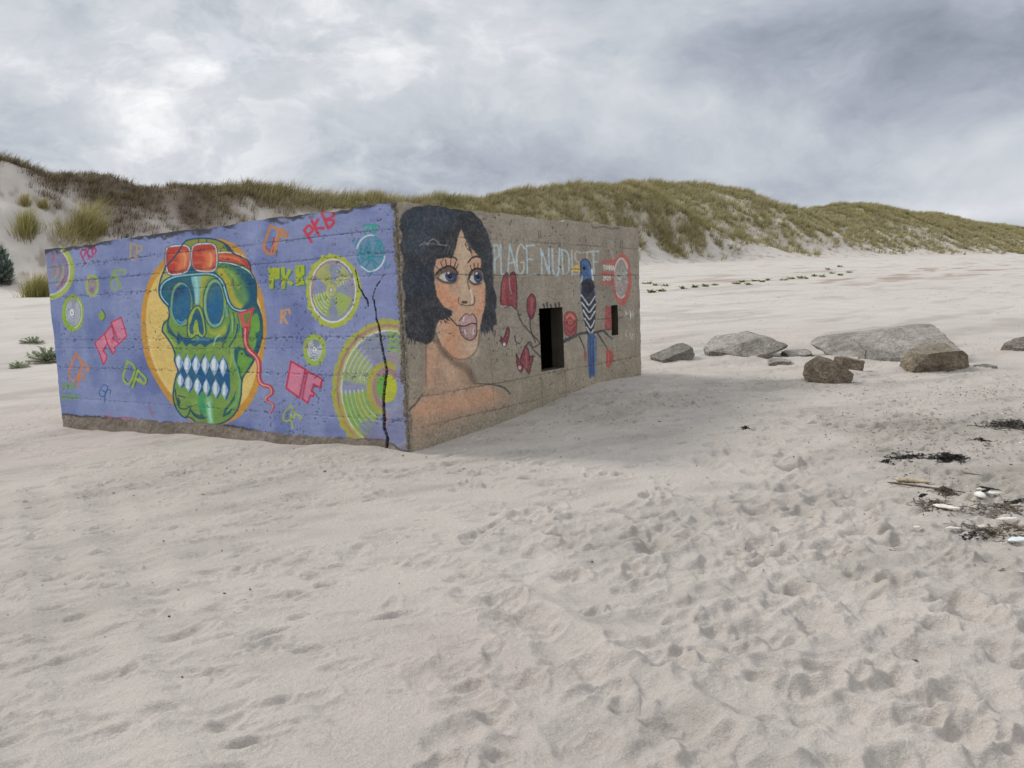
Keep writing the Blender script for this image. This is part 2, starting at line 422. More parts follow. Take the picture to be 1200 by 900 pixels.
# litter specks on open dune sand
lt = (sstep(.15, .5, fbm(GX/.9, GY/.9, 99, 3))*sstep(0, 2, GT)*(1-veg)*.65)[..., None]
colr = colr*(1-lt)+lin((128, 116, 98))*lt
verts = np.stack([GX, GY, GZ], -1).reshape(-1, 3)
faces = grid_faces(NR, NT, wrap=True)
ground = mesh_obj('sand_beach', verts, faces, M_SAND, colors=colr.reshape(-1, 3), extra={'rough': np.clip(rough*near, 0, 1).ravel()})
tag(ground, 'pale dry sand beach with footprints rising into grass covered dunes', 'beach', kind='structure')
_lr = np.log(rr)
def surf(x, y):
    """height of the finished sheet"""
    r0 = math.hypot(x, y); t0 = atan2(x, y)
    i = int(np.clip(np.searchsorted(rr, r0)-1, 0, NR-2)); j = int(np.clip(np.searchsorted(th, t0)-1, 0, NT-2))
    fi = (r0-rr[i])/(rr[i+1]-rr[i]); fj = (t0-th[j])/(th[j+1]-th[j])
    return float((GZ[i, j]*(1-fj)+GZ[i, j+1]*fj)*(1-fi)+(GZ[i+1, j]*(1-fj)+GZ[i+1, j+1]*fj)*fi)
def vegat(x, y):
    r0 = math.hypot(x, y); t0 = atan2(x, y)
    return veg[int(np.clip(np.searchsorted(rr, r0), 0, NR-1)), int(np.clip(np.searchsorted(th, t0), 0, NT-1))]

# ------------------------------------------------------------------ mural painting on the wall grids
def spline(pts, n=8, closed=True):
    p = np.asarray(pts, float); m = len(p)
    if closed: P0, P1, P2, P3 = np.roll(p, 1, 0), p, np.roll(p, -1, 0), np.roll(p, -2, 0)
    else:
        e = np.vstack([2*p[0]-p[1], p, 2*p[-1]-p[-2]]); P0, P1, P2, P3 = e[:-3], e[1:-2], e[2:-1], e[3:]
    t = np.linspace(0, 1, n, endpoint=False)[:, None, None]
    q = .5*((2*P1)+(-P0+P2)*t+(2*P0-5*P1+4*P2-P3)*t*t+(-P0+3*P1-3*P2+P3)*t**3)
    q = q.transpose(1, 0, 2).reshape(-1, 2)
    return q if closed else np.vstack([q, p[-1]])

class Mural:
    """spray paint on a wall: px, py = tracing coordinates of every wall point"""
    def __init__(self, px, py, base):
        self.px, self.py = px, py; self.sh = px.shape
        self.c = np.ones(self.sh+(3,))*np.asarray(base, float); self.k = (0, 0, 1.)
        self.paint = np.zeros(self.sh); self.pat = .86+.14*sstep(-.35, .25, fbm(px/7., py/7., 6, 4)+.4*fbm(px/1.2, py/1.2, 8, 2)); self.wob = fbm(px/3., py/3., 5, 2)
    def sheet(self, x0, y0, s): self.k = (x0, y0, float(s)); return self
    def tr(self, pts): p = np.asarray(pts, float); return p/self.k[2]+np.array(self.k[:2])
    def _sub(self, p, pad):
        a, b = p.min(0)-pad, p.max(0)+pad
        return np.nonzero((self.px > a[0]) & (self.px < b[0]) & (self.py > a[1]) & (self.py < b[1]))
    def _apply(self, ix, al, col, coat=True):
        al = np.clip(al, 0, 1)*self.pat[ix]; self.c[ix] = self.c[ix]*(1-al[:, None])+np.asarray(col, float)*al[:, None]
        if coat: self.paint[ix] = np.maximum(self.paint[ix], al)
    def fill(self, pts, col, soft=.45, alpha=1., smooth=True, raw=False, wob=.25):
        p = np.asarray(pts, float) if raw else self.tr(pts)
        if smooth: p = spline(p)
        ix = self._sub(p, soft*2+1)
        if len(ix[0]) == 0: return
        x, y = self.px[ix], self.py[ix]
        d2 = np.full(x.shape, 1e9); ins = np.zeros(x.shape, bool)
        q = np.roll(p, -1, 0)
        for (ax, ay), (bx, by) in zip(p, q):
            ex, ey = bx-ax, by-ay; L = ex*ex+ey*ey
            if L < 1e-9: continue
            t = np.clip(((x-ax)*ex+(y-ay)*ey)/L, 0, 1)
            d2 = np.minimum(d2, (x-ax-t*ex)**2+(y-ay-t*ey)**2)
            if ay != by:
                ins ^= ((ay > y) != (by > y)) & (x < (bx-ax)*(y-ay)/(by-ay)+ax)
        sd = np.where(ins, np.sqrt(d2), -np.sqrt(d2))+wob*self.wob[ix]
        self._apply(ix, sstep(-soft, soft, sd)*alpha, col)
    def stroke(self, pts, w, col, soft=.45, alpha=1., smooth=True, raw=False, taper=None, wob=.2):
        """w in sheet units"""
        p = np.asarray(pts, float) if raw else self.tr(pts)
        if smooth and len(p) > 2: p = spline(p, 6, False)
        hw = w/self.k[2]/2
        ix = self._sub(p, hw+soft*2+1)
        if len(ix[0]) == 0: return
        x, y = self.px[ix], self.py[ix]; best = np.full(x.shape, 1e9); m = len(p)-1
        for i in range(m):
            ax, ay = p[i]; ex, ey = p[i+1]-p[i]; L = ex*ex+ey*ey
            if L < 1e-9: continue
            t = np.clip(((x-ax)*ex+(y-ay)*ey)/L, 0, 1)
            h = hw if taper is None else hw*np.interp((i+t)/m, [0, .5, 1], taper)
            best = np.minimum(best, np.sqrt((x-ax-t*ex)**2+(y-ay-t*ey)**2)-h)
        self._apply(ix, sstep(soft, -soft, best+wob*self.wob[ix])*alpha, col)
    def ell(self, cx, cy, rx, ry, col, rot=0., **kw):
        t = np.linspace(0, 2*pi, 28, endpoint=False); a = radians(rot)
        x, y = rx*np.cos(t), ry*np.sin(t)
        self.fill(np.stack([cx+x*cos(a)-y*sin(a), cy+x*sin(a)+y*cos(a)], 1), col, smooth=False, **kw)
    def arc(self, cx, cy, rx, ry, a0, a1, w, col, rot=0., **kw):
        """angles in degrees, 0 right, 90 down"""
        t = np.radians(np.linspace(a0, a1, 24)); a = radians(rot)
        x, y = rx*np.cos(t), ry*np.sin(t)
        self.stroke(np.stack([cx+x*cos(a)-y*sin(a), cy+x*sin(a)+y*cos(a)], 1), w, col, smooth=False, **kw)
    def lines(self, segs, w, col, **kw):
        for s in segs: self.stroke(s, w, col, **kw)

K_ALB = 1.25
TEAL, DTEAL, GREEN, LIME, YEL = (32, 88, 116), (28, 70, 98), (104, 146, 66), (148, 172, 44), (178, 178, 52)
ORA, PALE, CYAN, RED, PINK = (198, 140, 48), (212, 184, 104), (128, 186, 190), (186, 58, 62), (206, 118, 142)
BLUE = (120, 130, 174)

def wall_points(d, us, ns):
    U, Nn = np.meshgrid(us, ns)
    P = BP+U[..., None]*d+Nn[..., None]*BN
    return U, Nn, P

# ===== wall with the skull
NU, NN_ = 1000, 520
uL = np.linspace(0, LL, NU); nL = np.linspace(-.85, BH, NN_)
UL, VL, PL = wall_points(BL, uL, nL)
pxL, pyL = proj(PL)
m = Mural(pxL, pyL, BLUE)
mot = fbm(UL/.9, VL/.7, 101, 5)
m.c += mot[..., None]*np.array([17, 15, 10]); m.c += sstep(.0, .5, fbm(UL/.45, VL/.6, 105, 5))[..., None]*np.array([-16, -15, -9]); m.c += fbm(UL/.25, VL/.9, 103, 4)[..., None]*np.array([7, 7, 5])
m.c += (UL/LL)[..., None]*np.array([0, 4, 2])
m.paint[:] = 1
# disc behind the skull
m.sheet(0, 0, 1)
m.fill([(165.5,375),(168,350),(174,329.5),(183,315),(193,303),(215,286),(245,279),(270,284),(287,298),(299.5,326.7),(307,343.7),(310.5,362),(312.5,388),(307.5,422),(302,456),(288,480),(273.5,492.6),(250,499),(225,494),(202.5,475),(183,447),(171,422),(166,395)], ORA)
m.fill([(171.3,369),(174,348),(181,329.5),(194.7,312),(215,300),(245,300),(280,312),(300,345),(307.3,369),(307,392),(303,417),(297,448),(283,473.5),(255,480),(220,478),(202.5,464),(188,443.7),(177.5,418),(172,390)], PALE)
m.stroke([(174,395),(176,410),(186,438),(200,458)], 2.5, (226,204,136), soft=2, alpha=.6)
# skull silhouette
Z1 = lambda: m.sheet(160, 270, 7.0588)
Z2 = lambda: m.sheet(160, 380, 7.0588)
def z1(p): return [(160+x/7.0588, 270+y/7.0588) for x, y in p]
def z2(p): return [(160+x/7.0588, 380+y/7.0588) for x, y in p]
sil = z1([(240,300),(205,390),(185,480),(190,540),(215,580),(262,635),(270,690),(265,730),(225,770),(212,830)])+z2([(222,70),(270,140),(300,190),(318,250),(315,300),(340,380),(330,420),(312,500),(303,600),(320,680),(365,750),(400,772),(440,770),(490,810),(560,833),(640,832),(720,812),(790,765),(840,690),(864,590),(870,480),(890,420),(950,340),(975,290),(1010,210),(1036,110),(1041,10)])+z1([(1040,800),(1035,720),(1015,650),(990,590),(990,480),(975,400),(945,340),(930,260),(860,215),(800,188),(750,125),(680,85),(600,65),(500,65),(430,78),(390,105),(330,200)])
m.sheet(0, 0, 1); m.fill(sil, GREEN, raw=True, smooth=True)
Z1()
m.fill([(385,125),(430,80),(500,64),(600,66),(700,90),(760,130),(808,192),(680,200),(650,130),(500,110),(440,140)], (134,136,58), soft=.6)
m.fill([(720,110),(770,140),(808,190),(770,190)], DTEAL, soft=1.2, alpha=.8)
m.lines([[(512,62),(512,110)],[(580,62),(580,112)]], 9, (40,50,60), alpha=.7)
m.fill([(240,320),(265,365),(330,372),(250,410),(215,450),(193,450),(205,390)], (168,164,84))
m.stroke([(238,318),(205,390),(187,470)], 8, DTEAL, alpha=.8)
# brow
m.fill([(196,500),(215,440),(270,405),(350,380),(440,372),(460,430),(485,560),(470,620),(440,600),(300,640),(262,625),(215,575)], TEAL)
m.fill([(255,310),(430,330),(455,300),(500,335),(660,345),(640,365),(430,362),(330,372)], TEAL, alpha=.9)
m.fill([(455,375),(540,375),(530,470),(520,600),(490,610),(475,500)], (116,176,176), soft=1.0)
m.stroke([(490,390),(500,480),(498,590)], 26, (158,204,204), soft=1.4, alpha=.7)
m.fill([(540,385),(600,380),(570,420),(545,520),(550,620),(525,620),(530,480)], (166,160,58), soft=.8)
# eyes
eyeL = [(300,470),(345,428),(405,440),(448,500),(466,590),(458,700),(430,765),(385,790),(330,745),(293,660),(283,560)]
m.fill(eyeL, (138,156,66)); m.stroke(eyeL+eyeL[:1], 10, DTEAL, alpha=.8)
m.fill([(375+78*cos(a)-8*sin(a), 610+165*sin(a)) for a in np.linspace(0, 2*pi, 20, endpoint=False)], (28,90,138))
m.fill([(300,520),(330,470),(380,465),(400,500),(350,540),(320,600)], (30,62,96), soft=3, alpha=.7)
m.arc(372, 612, 86, 172, 70, 300, 9, (98,170,172), alpha=.85)
m.arc(372, 612, 70, 150, 60, 120, 14, (150,200,200), alpha=.5)
m.ell(648, 603, 98, 205, (140,160,66)); m.arc(648, 603, 98, 205, 0, 360, 9, DTEAL, alpha=.8)
m.ell(650, 608, 73, 178, (28,92,140))
m.fill([(590,520),(630,440),(690,460),(700,560),(660,500),(610,600)], (84,112,92), soft=4, alpha=.5)
m.arc(648, 608, 84, 190, 60, 320, 9, (98,176,176), alpha=.9)
m.stroke([(640,780),(690,770),(715,720)], 9, (150,200,196), alpha=.6)
# cap flap
flap = [(665,300),(720,280),(830,308),(900,345),(960,395),(985,470),(986,580),(945,640),(870,662),(800,640),(760,570),(735,480),(705,410),(660,365),(655,330)]
m.fill(flap, (28,86,116)); 
m.stroke([(730,330),(800,400),(850,500),(880,600)], 120, (92,140,74), soft=4, alpha=.9)
m.stroke([(690,335),(745,420),(785,540),(830,620),(890,645)], 62, (184,168,54), soft=3, alpha=.95)
m.stroke([(720,320),(790,370),(840,470)], 30, (150,170,60), soft=3, alpha=.8)
m.stroke([(930,380),(960,480),(960,580),(900,640)], 46, (22,74,108), soft=3, alpha=.9)
m.stroke([(640,285),(720,268),(830,298),(905,338),(965,392),(988,470),(990,590)], 12, DTEAL)
m.stroke([(655,270),(740,266),(850,296),(930,340),(968,395)], 10, (182,212,214))
# brim line
brim = [(258,612),(218,566),(197,512),(214,450),(262,408),(335,380),(430,368),(520,360),(600,360),(660,378),(705,425),(735,510),(755,580),(795,640),(850,664),(905,660)]
m.stroke(brim, 34, DTEAL); m.stroke(brim, 13, (136,194,202))
# strap of the goggles
m.fill([(672,192),(760,190),(850,212),(915,250),(945,290),(948,335),(880,292),(790,265),(672,252)], (190,74,52))
m.stroke([(690,215),(800,225),(900,275)], 22, (214,128,82), soft=1.5, alpha=.7)
m.stroke([(880,250),(935,300)], 24, (176,54,58), soft=1.2, alpha=.8)
m.stroke([(660,186),(760,182),(860,203),(935,262)], 9, (206,214,216))
m.stroke([(672,254),(790,267),(880,294),(948,336)], 8, DTEAL, alpha=.8)
# goggles
gl = [(256,152),(300,136),(395,130),(434,160),(441,250),(425,318),(380,350),(290,360),(258,330),(247,240)]
gr = [(468,142),(505,120),(615,116),(650,150),(660,240),(650,308),(610,334),(505,326),(472,292),(461,205)]
for g, cx in ((gl, 345), (gr, 560)):
    m.stroke(g+g[:1], 34, DTEAL, alpha=.9); m.stroke(g+g[:1], 22, (192,208,214))
    m.fill(g, (184,60,48))
    m.fill([(cx-10,180),(cx+85,170),(cx+90,250),(cx+60,320),(cx-20,330),(cx+10,250)], (214,122,74), soft=4, alpha=.9)
    m.stroke([(cx-70,200),(cx-20,205),(cx+10,195)], 14, (206,94,66), soft=1.2, alpha=.8)
    m.stroke([(cx-80,270),(cx-30,265),(cx+5,280)], 16, (206,94,66), soft=1.2, alpha=.8)
    m.stroke([(cx+45,190),(cx+60,230),(cx+50,290)], 16, (228,160,116), soft=1.4, alpha=.8)
    m.stroke([(cx-95,180),(cx-98,260),(cx-75,340)], 12, (140,40,48), soft=1., alpha=.7)
m.fill([(440,300),(462,290),(485,335),(425,345)], TEAL, smooth=False)
# nose
m.sheet(0, 0, 1)
nose = z1([(418,810),(430,720),(460,655),(500,622),(540,650),(562,740),(574,830)])+z2([(575,75),(540,112),(498,88),(460,118),(428,102),(415,40)])
m.fill(nose, (150,168,64), raw=True); m.stroke(nose+nose[:1], 1.4, DTEAL, raw=True)
hole = z1([(500,645),(530,690),(548,770),(556,840)])+z2([(545,88),(520,70),(508,20)])+z1([(505,760),(490,738),(472,790)])+z2([(468,40),(470,80),(440,70),(438,10)])+z1([(450,760),(472,690)])
m.fill(hole, TEAL, raw=True, soft=.4)
m.stroke(z1([(488,745),(478,790)])+z2([(470,50)]), 1.1, (140,160,70), raw=True); m.stroke(z2([(500,0),(512,60),(540,100)]), 1.6, (150,172,70), raw=True)
# cheeks and the upper jaw edge
Z2()
m.fill([(262,0),(285,40),(330,100),(346,60),(370,100),(420,112),(470,135),(515,120),(560,100),(600,120),(680,112),(735,85),(757,10),(762,60),(745,105),(715,135),(650,150),(600,165),(565,190),(525,160),(485,186),(440,160),(410,185),(376,138),(345,170),(325,120),(280,80)], (34,82,118))
m.stroke([(500,130),(540,120),(590,130)], 26, (90,140,180), soft=1.2, alpha=.6)
m.stroke([(225,20),(240,70),(285,130),(320,180)], 16, (160,182,72), alpha=.7)
m.fill([(590,30),(640,60),(700,40),(735,0),(740,60),(690,90),(620,85)], (168,172,58), soft=1.2, alpha=.8)
m.stroke([(690,90),(660,110),(635,175)], 9, (150,200,160)); m.stroke([(712,195),(715,165),(740,140)], 10, DTEAL)
m.stroke([(835,0),(822,90),(790,150),(765,185)], 11, DTEAL); m.stroke([(800,0),(790,80),(765,140)], 10, (90,146,80))
m.stroke([(765,0),(768,50),(745,110),(705,150)], 9, DTEAL)
Z1(); m.lines([[(755,640),(775,740),(765,847)],[(800,680),(812,760),(800,847)],[(835,700),(850,780),(840,847)],[(735,640),(728,700)]], 11, (36,104,104), alpha=.9)
m.stroke([(790,700),(795,840)], 8, (150,190,110)); m.stroke([(735,620),(745,700)], 24, (120,170,150), soft=1.2, alpha=.7)
m.stroke([(240,790),(232,847)], 14, (140,170,70)); m.stroke([(262,740),(258,800),(270,847)], 14, DTEAL, alpha=.8)
# side of the skull and ear
Z2(); m.sheet(0, 0, 1)
side = z1([(985,600),(1018,655),(1036,720),(1040,800)])+z2([(1040,20),(1030,130),(1008,210),(975,290),(950,340),(890,420),(872,470),(850,400),(815,340),(806,260),(815,210),(845,182),(890,195),(870,80)])+z1([(870,760),(845,690),(940,650)])
m.fill(side, (30,86,104), raw=True)
Z2()
m.fill([(960,-70),(1000,-90),(1018,-20),(1015,50),(985,80),(990,150),(965,215),(935,190),(925,120),(945,40),(940,-20)], (104,160,58), soft=.8)
m.fill([(845,230),(880,215),(905,262),(958,290),(930,345),(885,430),(855,420),(860,370),(835,330),(838,280)], (104,158,56), soft=.7)
m.ell(871, 243, 9, 9, (22,40,36))
m.stroke([(815,190),(808,260),(818,340),(852,410),(872,480)], 9, DTEAL)
m.stroke([(775,200),(782,280),(778,340)], 16, (174,160,60), alpha=.8); m.stroke([(795,180),(800,280),(830,380),(850,480),(846,580),(800,680),(725,745)], 22, (112,166,96), soft=.8)
m.stroke([(770,190),(770,250)], 8, (70,120,90))
# mouth
m.fill([(322,312),(350,232),(385,300),(412,243),(440,312),(486,240),(525,312),(560,245),(600,312),(640,248),(680,320),(716,258),(755,320),(772,410),(776,540),(745,632),(708,545),(668,618),(628,545),(590,608),(555,545),(515,592),(476,512),(430,572),(396,505),(366,532),(336,452),(346,385)], (30,84,132), smooth=False)
for (x, y, w, h) in ((350,316,36,76),(418,332,35,84),(492,335,34,84),(568,338,36,84),(642,342,38,88),(716,352,33,86),(362,464,30,62),(428,490,34,74),(503,512,34,74),(577,522,30,74),(655,532,34,80),(727,546,28,76)):
    q = [(x,y-h),(x+w*.75,y-h*.35),(x+w,y),(x+w*.7,y+h*.4),(x,y+h),(x-w*.7,y+h*.4),(x-w,y),(x-w*.75,y-h*.35)]
    m.fill(q, (152,178,206), smooth=False, wob=.15); m.stroke([(x-4,y-h*.5),(x-6,y+h*.4)], w*.75, (220,228,236), soft=1.0, alpha=.9)
    m.stroke([(x+w*.5,y-h*.3),(x+w*.4,y+h*.3)], 7, (92,132,176), alpha=.6)
# lower jaw
m.fill([(330,540),(370,600),(400,600),(350,640),(365,690),(330,640),(312,580)], (150,158,60), soft=1.2, alpha=.7)
m.lines([[(322,540),(330,620),(352,650)],[(345,590),(400,605)],[(352,690),(395,702),(445,684),(430,742),(400,772)],[(446,712),(470,745),(520,778),(560,776),(590,760)]], 10, DTEAL)
m.fill([(340,600),(360,640),(352,690),(335,660)], DTEAL, alpha=.9)
m.fill([(450,705),(480,735),(530,745),(520,690),(545,740),(560,775),(520,785),(470,755)], DTEAL, soft=.6, alpha=.85)
m.stroke([(540,600),(535,660),(560,720)], 52, (46,152,104), soft=2.5, alpha=.85)
m.stroke([(595,625),(600,700),(612,815)], 52, (118,190,150), soft=2.0, alpha=.85); m.stroke([(595,650),(605,740),(615,800)], 22, (170,216,186), soft=1.2, alpha=.75)
m.fill([(822,545),(812,620),(760,690),(735,735),(800,690),(775,740),(708,772),(725,705),(770,655),(800,600)], (36,92,92), smooth=False)
m.sheet(0, 0, 1); m.stroke(sil+sil[:1], 1.75, DTEAL, raw=True)
# tassel
m.sheet(0, 0, 1)
m.fill(z1([(838,684),(972,643),(940,780),(934,847)])+z2([(935,0),(932,60),(888,55),(868,0)]), (204,92,78), raw=True, smooth=False)
m.fill(z1([(880,694),(948,676),(925,765),(905,760)]), (96,130,62), raw=True, smooth=False)
m.stroke(z1([(836,686),(905,668),(972,643)]), 2.0, RED, raw=True); m.stroke(z1([(960,650),(930,800)]), 1.6, RED, raw=True)
rope = z2([(905,40),(905,140),(930,210),(985,265),(1015,330),(1015,450),(1045,500),(1105,520),(1120,570),(1075,610),(1085,640),(1135,670),(1110,735)])
m.stroke(rope, 5.6, (176,50,60), raw=True, taper=(1.2,.95,.35)); m.stroke(np.array(rope)-np.array([.9,.2]), 2.0, (228,156,140), raw=True, taper=(1,1,.4), alpha=.95)

# ---- records and tags
def spiky(cx, cy, rx, ry, amp, n, seed):
    t = np.linspace(0, 2*pi, n, endpoint=False); r = 1+amp*vnoise(t*n/5., t*0, seed)+amp*.5*vnoise(t*n/2., t*0+4, seed)
    return np.stack([cx+rx*r*np.cos(t), cy+ry*r*np.sin(t)], 1)
m.sheet(40, 270, 7.5)
m.arc(128, 350, 205, 238, -75, 90, 44, (166,180,62), soft=.9, alpha=.95); m.arc(128, 350, 184, 215, -55, 85, 12, (206,214,196), soft=.8, alpha=.9)
for r, c, a0, a1 in ((160,(166,104,104),-60,50),(130,(176,168,84),-20,60),(105,(160,96,96),-70,30),(80,(170,164,84),-25,70),(60,(166,104,100),-60,40),(35,(150,120,110),-50,60)):
    m.arc(128, 350, r, r*1.14, a0, a1, 17, c, soft=.9, alpha=.7)
m.stroke([(205,515),(240,470),(275,400)], 14, (172,70,66), alpha=.8); m.stroke([(150,170),(170,230),(165,260)], 16, (172,66,66), alpha=.8)
m.ell(128, 330, 150, 180, (140,130,140), soft=4, alpha=.25)
m.fill(spiky(510,485,58,98,.05,40,3), (158,180,70)); m.ell(508, 485, 40, 76, (140,124,152)); m.arc(508, 485, 26, 50, 0, 360, 8, (150,160,90), alpha=.7); m.ell(505, 525, 20, 22, (120,84,130), alpha=.7); m.ell(510, 470, 12, 22, (160,150,110), alpha=.8)
m.fill(spiky(342,728,96,165,.04,50,5), (152,168,60)); m.ell(342, 728, 80, 140, (130,168,84), alpha=.9); m.stroke([(265,700),(275,790),(320,860)], 26, (126,178,48), soft=1.2)
m.ell(345, 725, 66, 118, (138,140,164))
for r in (.35,.55,.72,.9): m.arc(342, 725, 66*r, 118*r, -60, 250, 7, (196,204,210), alpha=.75)
m.arc(345, 725, 74, 132, -70, 80, 7, (210,220,200), alpha=.8)
m.ell(332, 722, 18, 30, (228,232,234)); m.ell(332, 722, 6, 12, (130,140,160))
m.lines([[(405,192),(452,298)],[(405,192),(432,160),(452,188),(440,222),(424,236)],[(453,150),(484,250)],[(490,132),(468,205),(512,236)],[(498,108),(517,215)],[(498,108),(524,95),(530,138),(510,160),(538,155),(541,190),(517,215)]], 12, (178,44,84))
m.lines([[(850,120),(846,245),(893,244),(900,132),(850,120)],[(902,140),(906,235)],[(902,138),(945,142),(940,175),(912,190)]], 15, (178,150,96), alpha=.85); m.fill([(855,130),(890,135),(885,235),(852,235)], (150,130,120), alpha=.5)
m.lines([[(705,350),(677,450),(690,520),(732,490),(722,410),(705,350)],[(715,350),(800,350),(790,382)],[(715,400),(745,460),(768,505)],[(715,415),(760,395)]], 18, (136,164,74), alpha=.85)
m.fill([(590,690),(627,750),(602,797),(570,762),(567,735),(592,725)], (140,170,44), smooth=False); m.stroke([(595,690),(627,750),(604,795)], 9, (60,84,70))
m.sheet(40, 370, 6.4286)
for s in ([(458,205),(525,140),(548,128),(553,205),(518,262),(547,300),(542,332),(520,368),(498,300)], [(530,140),(582,72),(603,150),(590,172),(640,212),(606,238),(610,262),(590,290),(566,235),(552,205)], [(580,50),(655,12),(682,95),(696,152),(640,212),(628,180),(606,112)]):
    m.fill(s, PINK, smooth=False); m.stroke(s+s[:1], 9, (188,48,74), smooth=False)
m.lines([[(520,262),(545,240)],[(606,150),(600,180)],[(655,100),(690,100)]], 8, (188,48,74)); m.fill([(575,180),(603,190),(600,210),(580,208)], (196,96,124))
m.lines([[(316,282),(352,342),(345,410),(302,490),(263,452),(275,370),(316,282)],[(358,342),(328,528)],[(360,350),(406,382),(400,418),(374,388)],[(342,440),(376,452),(368,482)]], 15, (198,122,76)); m.stroke([(318,312),(296,400),(285,440)], 9, (170,110,110), alpha=.7)
m.lines([[(712,345),(766,394),(730,515),(680,474)],[(790,412),(752,540)],[(790,412),(850,478),(838,520)]], 12, (48,84,96))
m.lines([[(702,342),(756,390),(720,510),(670,470),(702,342)],[(780,410),(741,540)],[(780,412),(838,475),(826,515),(792,474)],[(762,470),(800,500)]], 17, (148,176,64))
m.lines([[(552,532),(522,520),(492,572),(500,605),(532,602),(552,548),(552,532)],[(528,648),(540,570),(576,560),(570,592)],[(535,575),(510,560)]], 8, (48,92,150))
for y in (530, 612):
    for k in range(5):
        x = 212+k*(20 if y < 600 else 26)
        m.lines([[(x,y-20),(x,y+22)],[(x,y-20),(x+15,y-18),(x+14,y+2),(x,y+2)] if k % 2 else [(x,y-18),(x+15,y-2),(x,y+20),(x+16,y+20)]], 9, (112,150,86), alpha=.8)
m.lines([[(520,756),(570,757),(600,770)],[(640,768),(700,770),(765,778)]], 13, (178,84,96), alpha=.8); m.lines([[(860,670),(880,720),(895,760)],[(885,735),(905,730)]], 14, (150,84,120), alpha=.5, soft=1.)
m.sheet(300, 230, 5.622)
m.lines([[(95,198),(152,232),(112,374),(52,342),(95,198)],[(168,215),(118,372)],[(168,218),(206,252),(190,272)],[(150,260),(176,250)]], 17, (196,124,60))
m.lines([[(68,340),(108,362),(116,290)],[(120,270),(110,345)]], 13, (176,62,62), alpha=.8); m.stroke([(140,250),(100,370)], 8, (206,150,110), alpha=.7)
m.lines([[(320,225),(366,302)],[(318,225),(348,192),(374,220),(350,250)],[(366,155),(412,255)],[(408,150),(388,205),(444,210)],[(432,100),(474,210)],[(432,100),(490,82),(514,115),(458,152),(508,152),(504,185),(474,210)]], 19, (192,58,76))
for s in ([(80,470),(155,470),(155,545),(116,550),(113,610),(90,610)], [(165,465),(190,465),(190,530),(215,480),(236,486),(206,540),(246,575),(230,592),(196,556),(190,610),(170,610)], [(256,456),(316,450),(320,515),(303,528),(322,580),(262,590)]):
    m.fill([(x+9, y+6) for x, y in s], (60,116,88), smooth=False); m.fill(s, (166,180,42), smooth=False)
m.lines([[(290,470),(290,500)],[(288,540),(290,565)]], 7, (60,116,88))
# middle record
m.fill(spiky(507,622,182,242,.045,70,9), (170,180,62), soft=.7)
m.ell(507, 622, 150, 208, (128,136,168))
m.arc(507, 622, 140, 195, 150, 300, 22, (166,120,112), alpha=.7, soft=1.); m.arc(507, 622, 128, 178, -60, 40, 16, (160,126,132), alpha=.6, soft=1.)
for r in (.3,.42,.54,.66,.78,.9):
    for a0, a1, c in ((215,255,(176,178,70)),(-60,-30,(170,176,80)),(105,165,(150,176,52)),(20,70,(156,182,60))):
        m.arc(505, 618, 140*r, 190*r, a0, a1, 17, c, soft=.7, alpha=.85)
    m.arc(505, 618, 146*r, 198*r, 110, 170, 5, (206,212,206), alpha=.75); m.arc(505, 618, 146*r, 198*r, -75, -20, 4, (196,202,206), alpha=.6)
m.arc(507, 622, 150, 206, 0, 360, 8, (212,218,220), alpha=.9); m.arc(507, 640, 136, 190, 40, 140, 9, (216,222,222), alpha=.8)
m.ell(495, 617, 32, 42, (178,182,76)); m.ell(494, 617, 17, 24, (150,150,160)); m.ell(494, 617, 8, 10, (206,206,190))
# turquoise tag
m.ell(755, 375, 88, 112, (84,134,160), alpha=.55, soft=1.)
m.lines([[(690,330),(700,420),(730,330),(745,440)],[(740,300),(770,400),(800,310),(830,380)],[(690,440),(750,400),(830,400)],[(780,290),(830,310),(800,350)],[(720,470),(760,420),(800,450)],[(680,370),(720,390)],[(770,440),(790,480)]], 12, (38,134,142), alpha=.9)
m.arc(755, 375, 90, 114, 0, 360, 9, (44,136,146), alpha=.8)
m.arc(757, 375, 94, 118, 195, 280, 9, (196,212,216)); m.arc(755, 375, 94, 118, 10, 75, 10, (196,212,216)); m.stroke([(690,460),(740,495),(775,490)], 8, (190,210,214))
m.lines([[(708,195),(750,188),(722,245)],[(765,190),(770,245)],[(765,190),(795,190),(772,215),(800,225),(770,245)],[(710,240),(730,230)]], 13, (46,152,132), alpha=.9)
m.lines([[(640,305),(650,285)],[(652,325),(680,275)],[(846,480),(856,440)],[(868,470),(885,450)],[(730,510),(770,500)]], 9, (44,124,144), alpha=.85)
m.lines([[(170,750),(165,835)],[(172,760),(215,745),(222,770)],[(178,790),(205,838)],[(175,800),(195,770)]], 15, (208,150,96), alpha=.9)
m.sheet(300, 370, 5.295)
m.fill(spiky(363,212,70,100,.05,46,13), (156,180,62), soft=.6); m.ell(363, 212, 44, 66, (130,140,160)); m.stroke([(315,180),(320,220)], 16, (166,110,110), soft=1.2, alpha=.6)
for r in (.3,.55,.8,1.): m.arc(363, 212, 42*r, 64*r, -30, 250, 6, (206,216,218), alpha=.85)
m.ell(361, 208, 12, 14, (216,222,222)); m.ell(361, 208, 5, 6, (120,130,160))
for s in ([(217,282),(306,334),(270,510),(187,450)], [(320,345),(411,392),(398,448),(358,424),(346,470),(362,480),(354,500),(338,494),(320,543),(288,515),(304,420)]):
    m.fill(s, PINK, smooth=False); m.stroke(s+s[:1], 12, (188,52,78), smooth=False)
m.lines([[(216,556),(170,612),(180,655),(240,622),(216,556)],[(238,602),(280,632),(268,645)],[(214,600),(226,700)],[(190,655),(222,640)]], 10, (158,176,64))
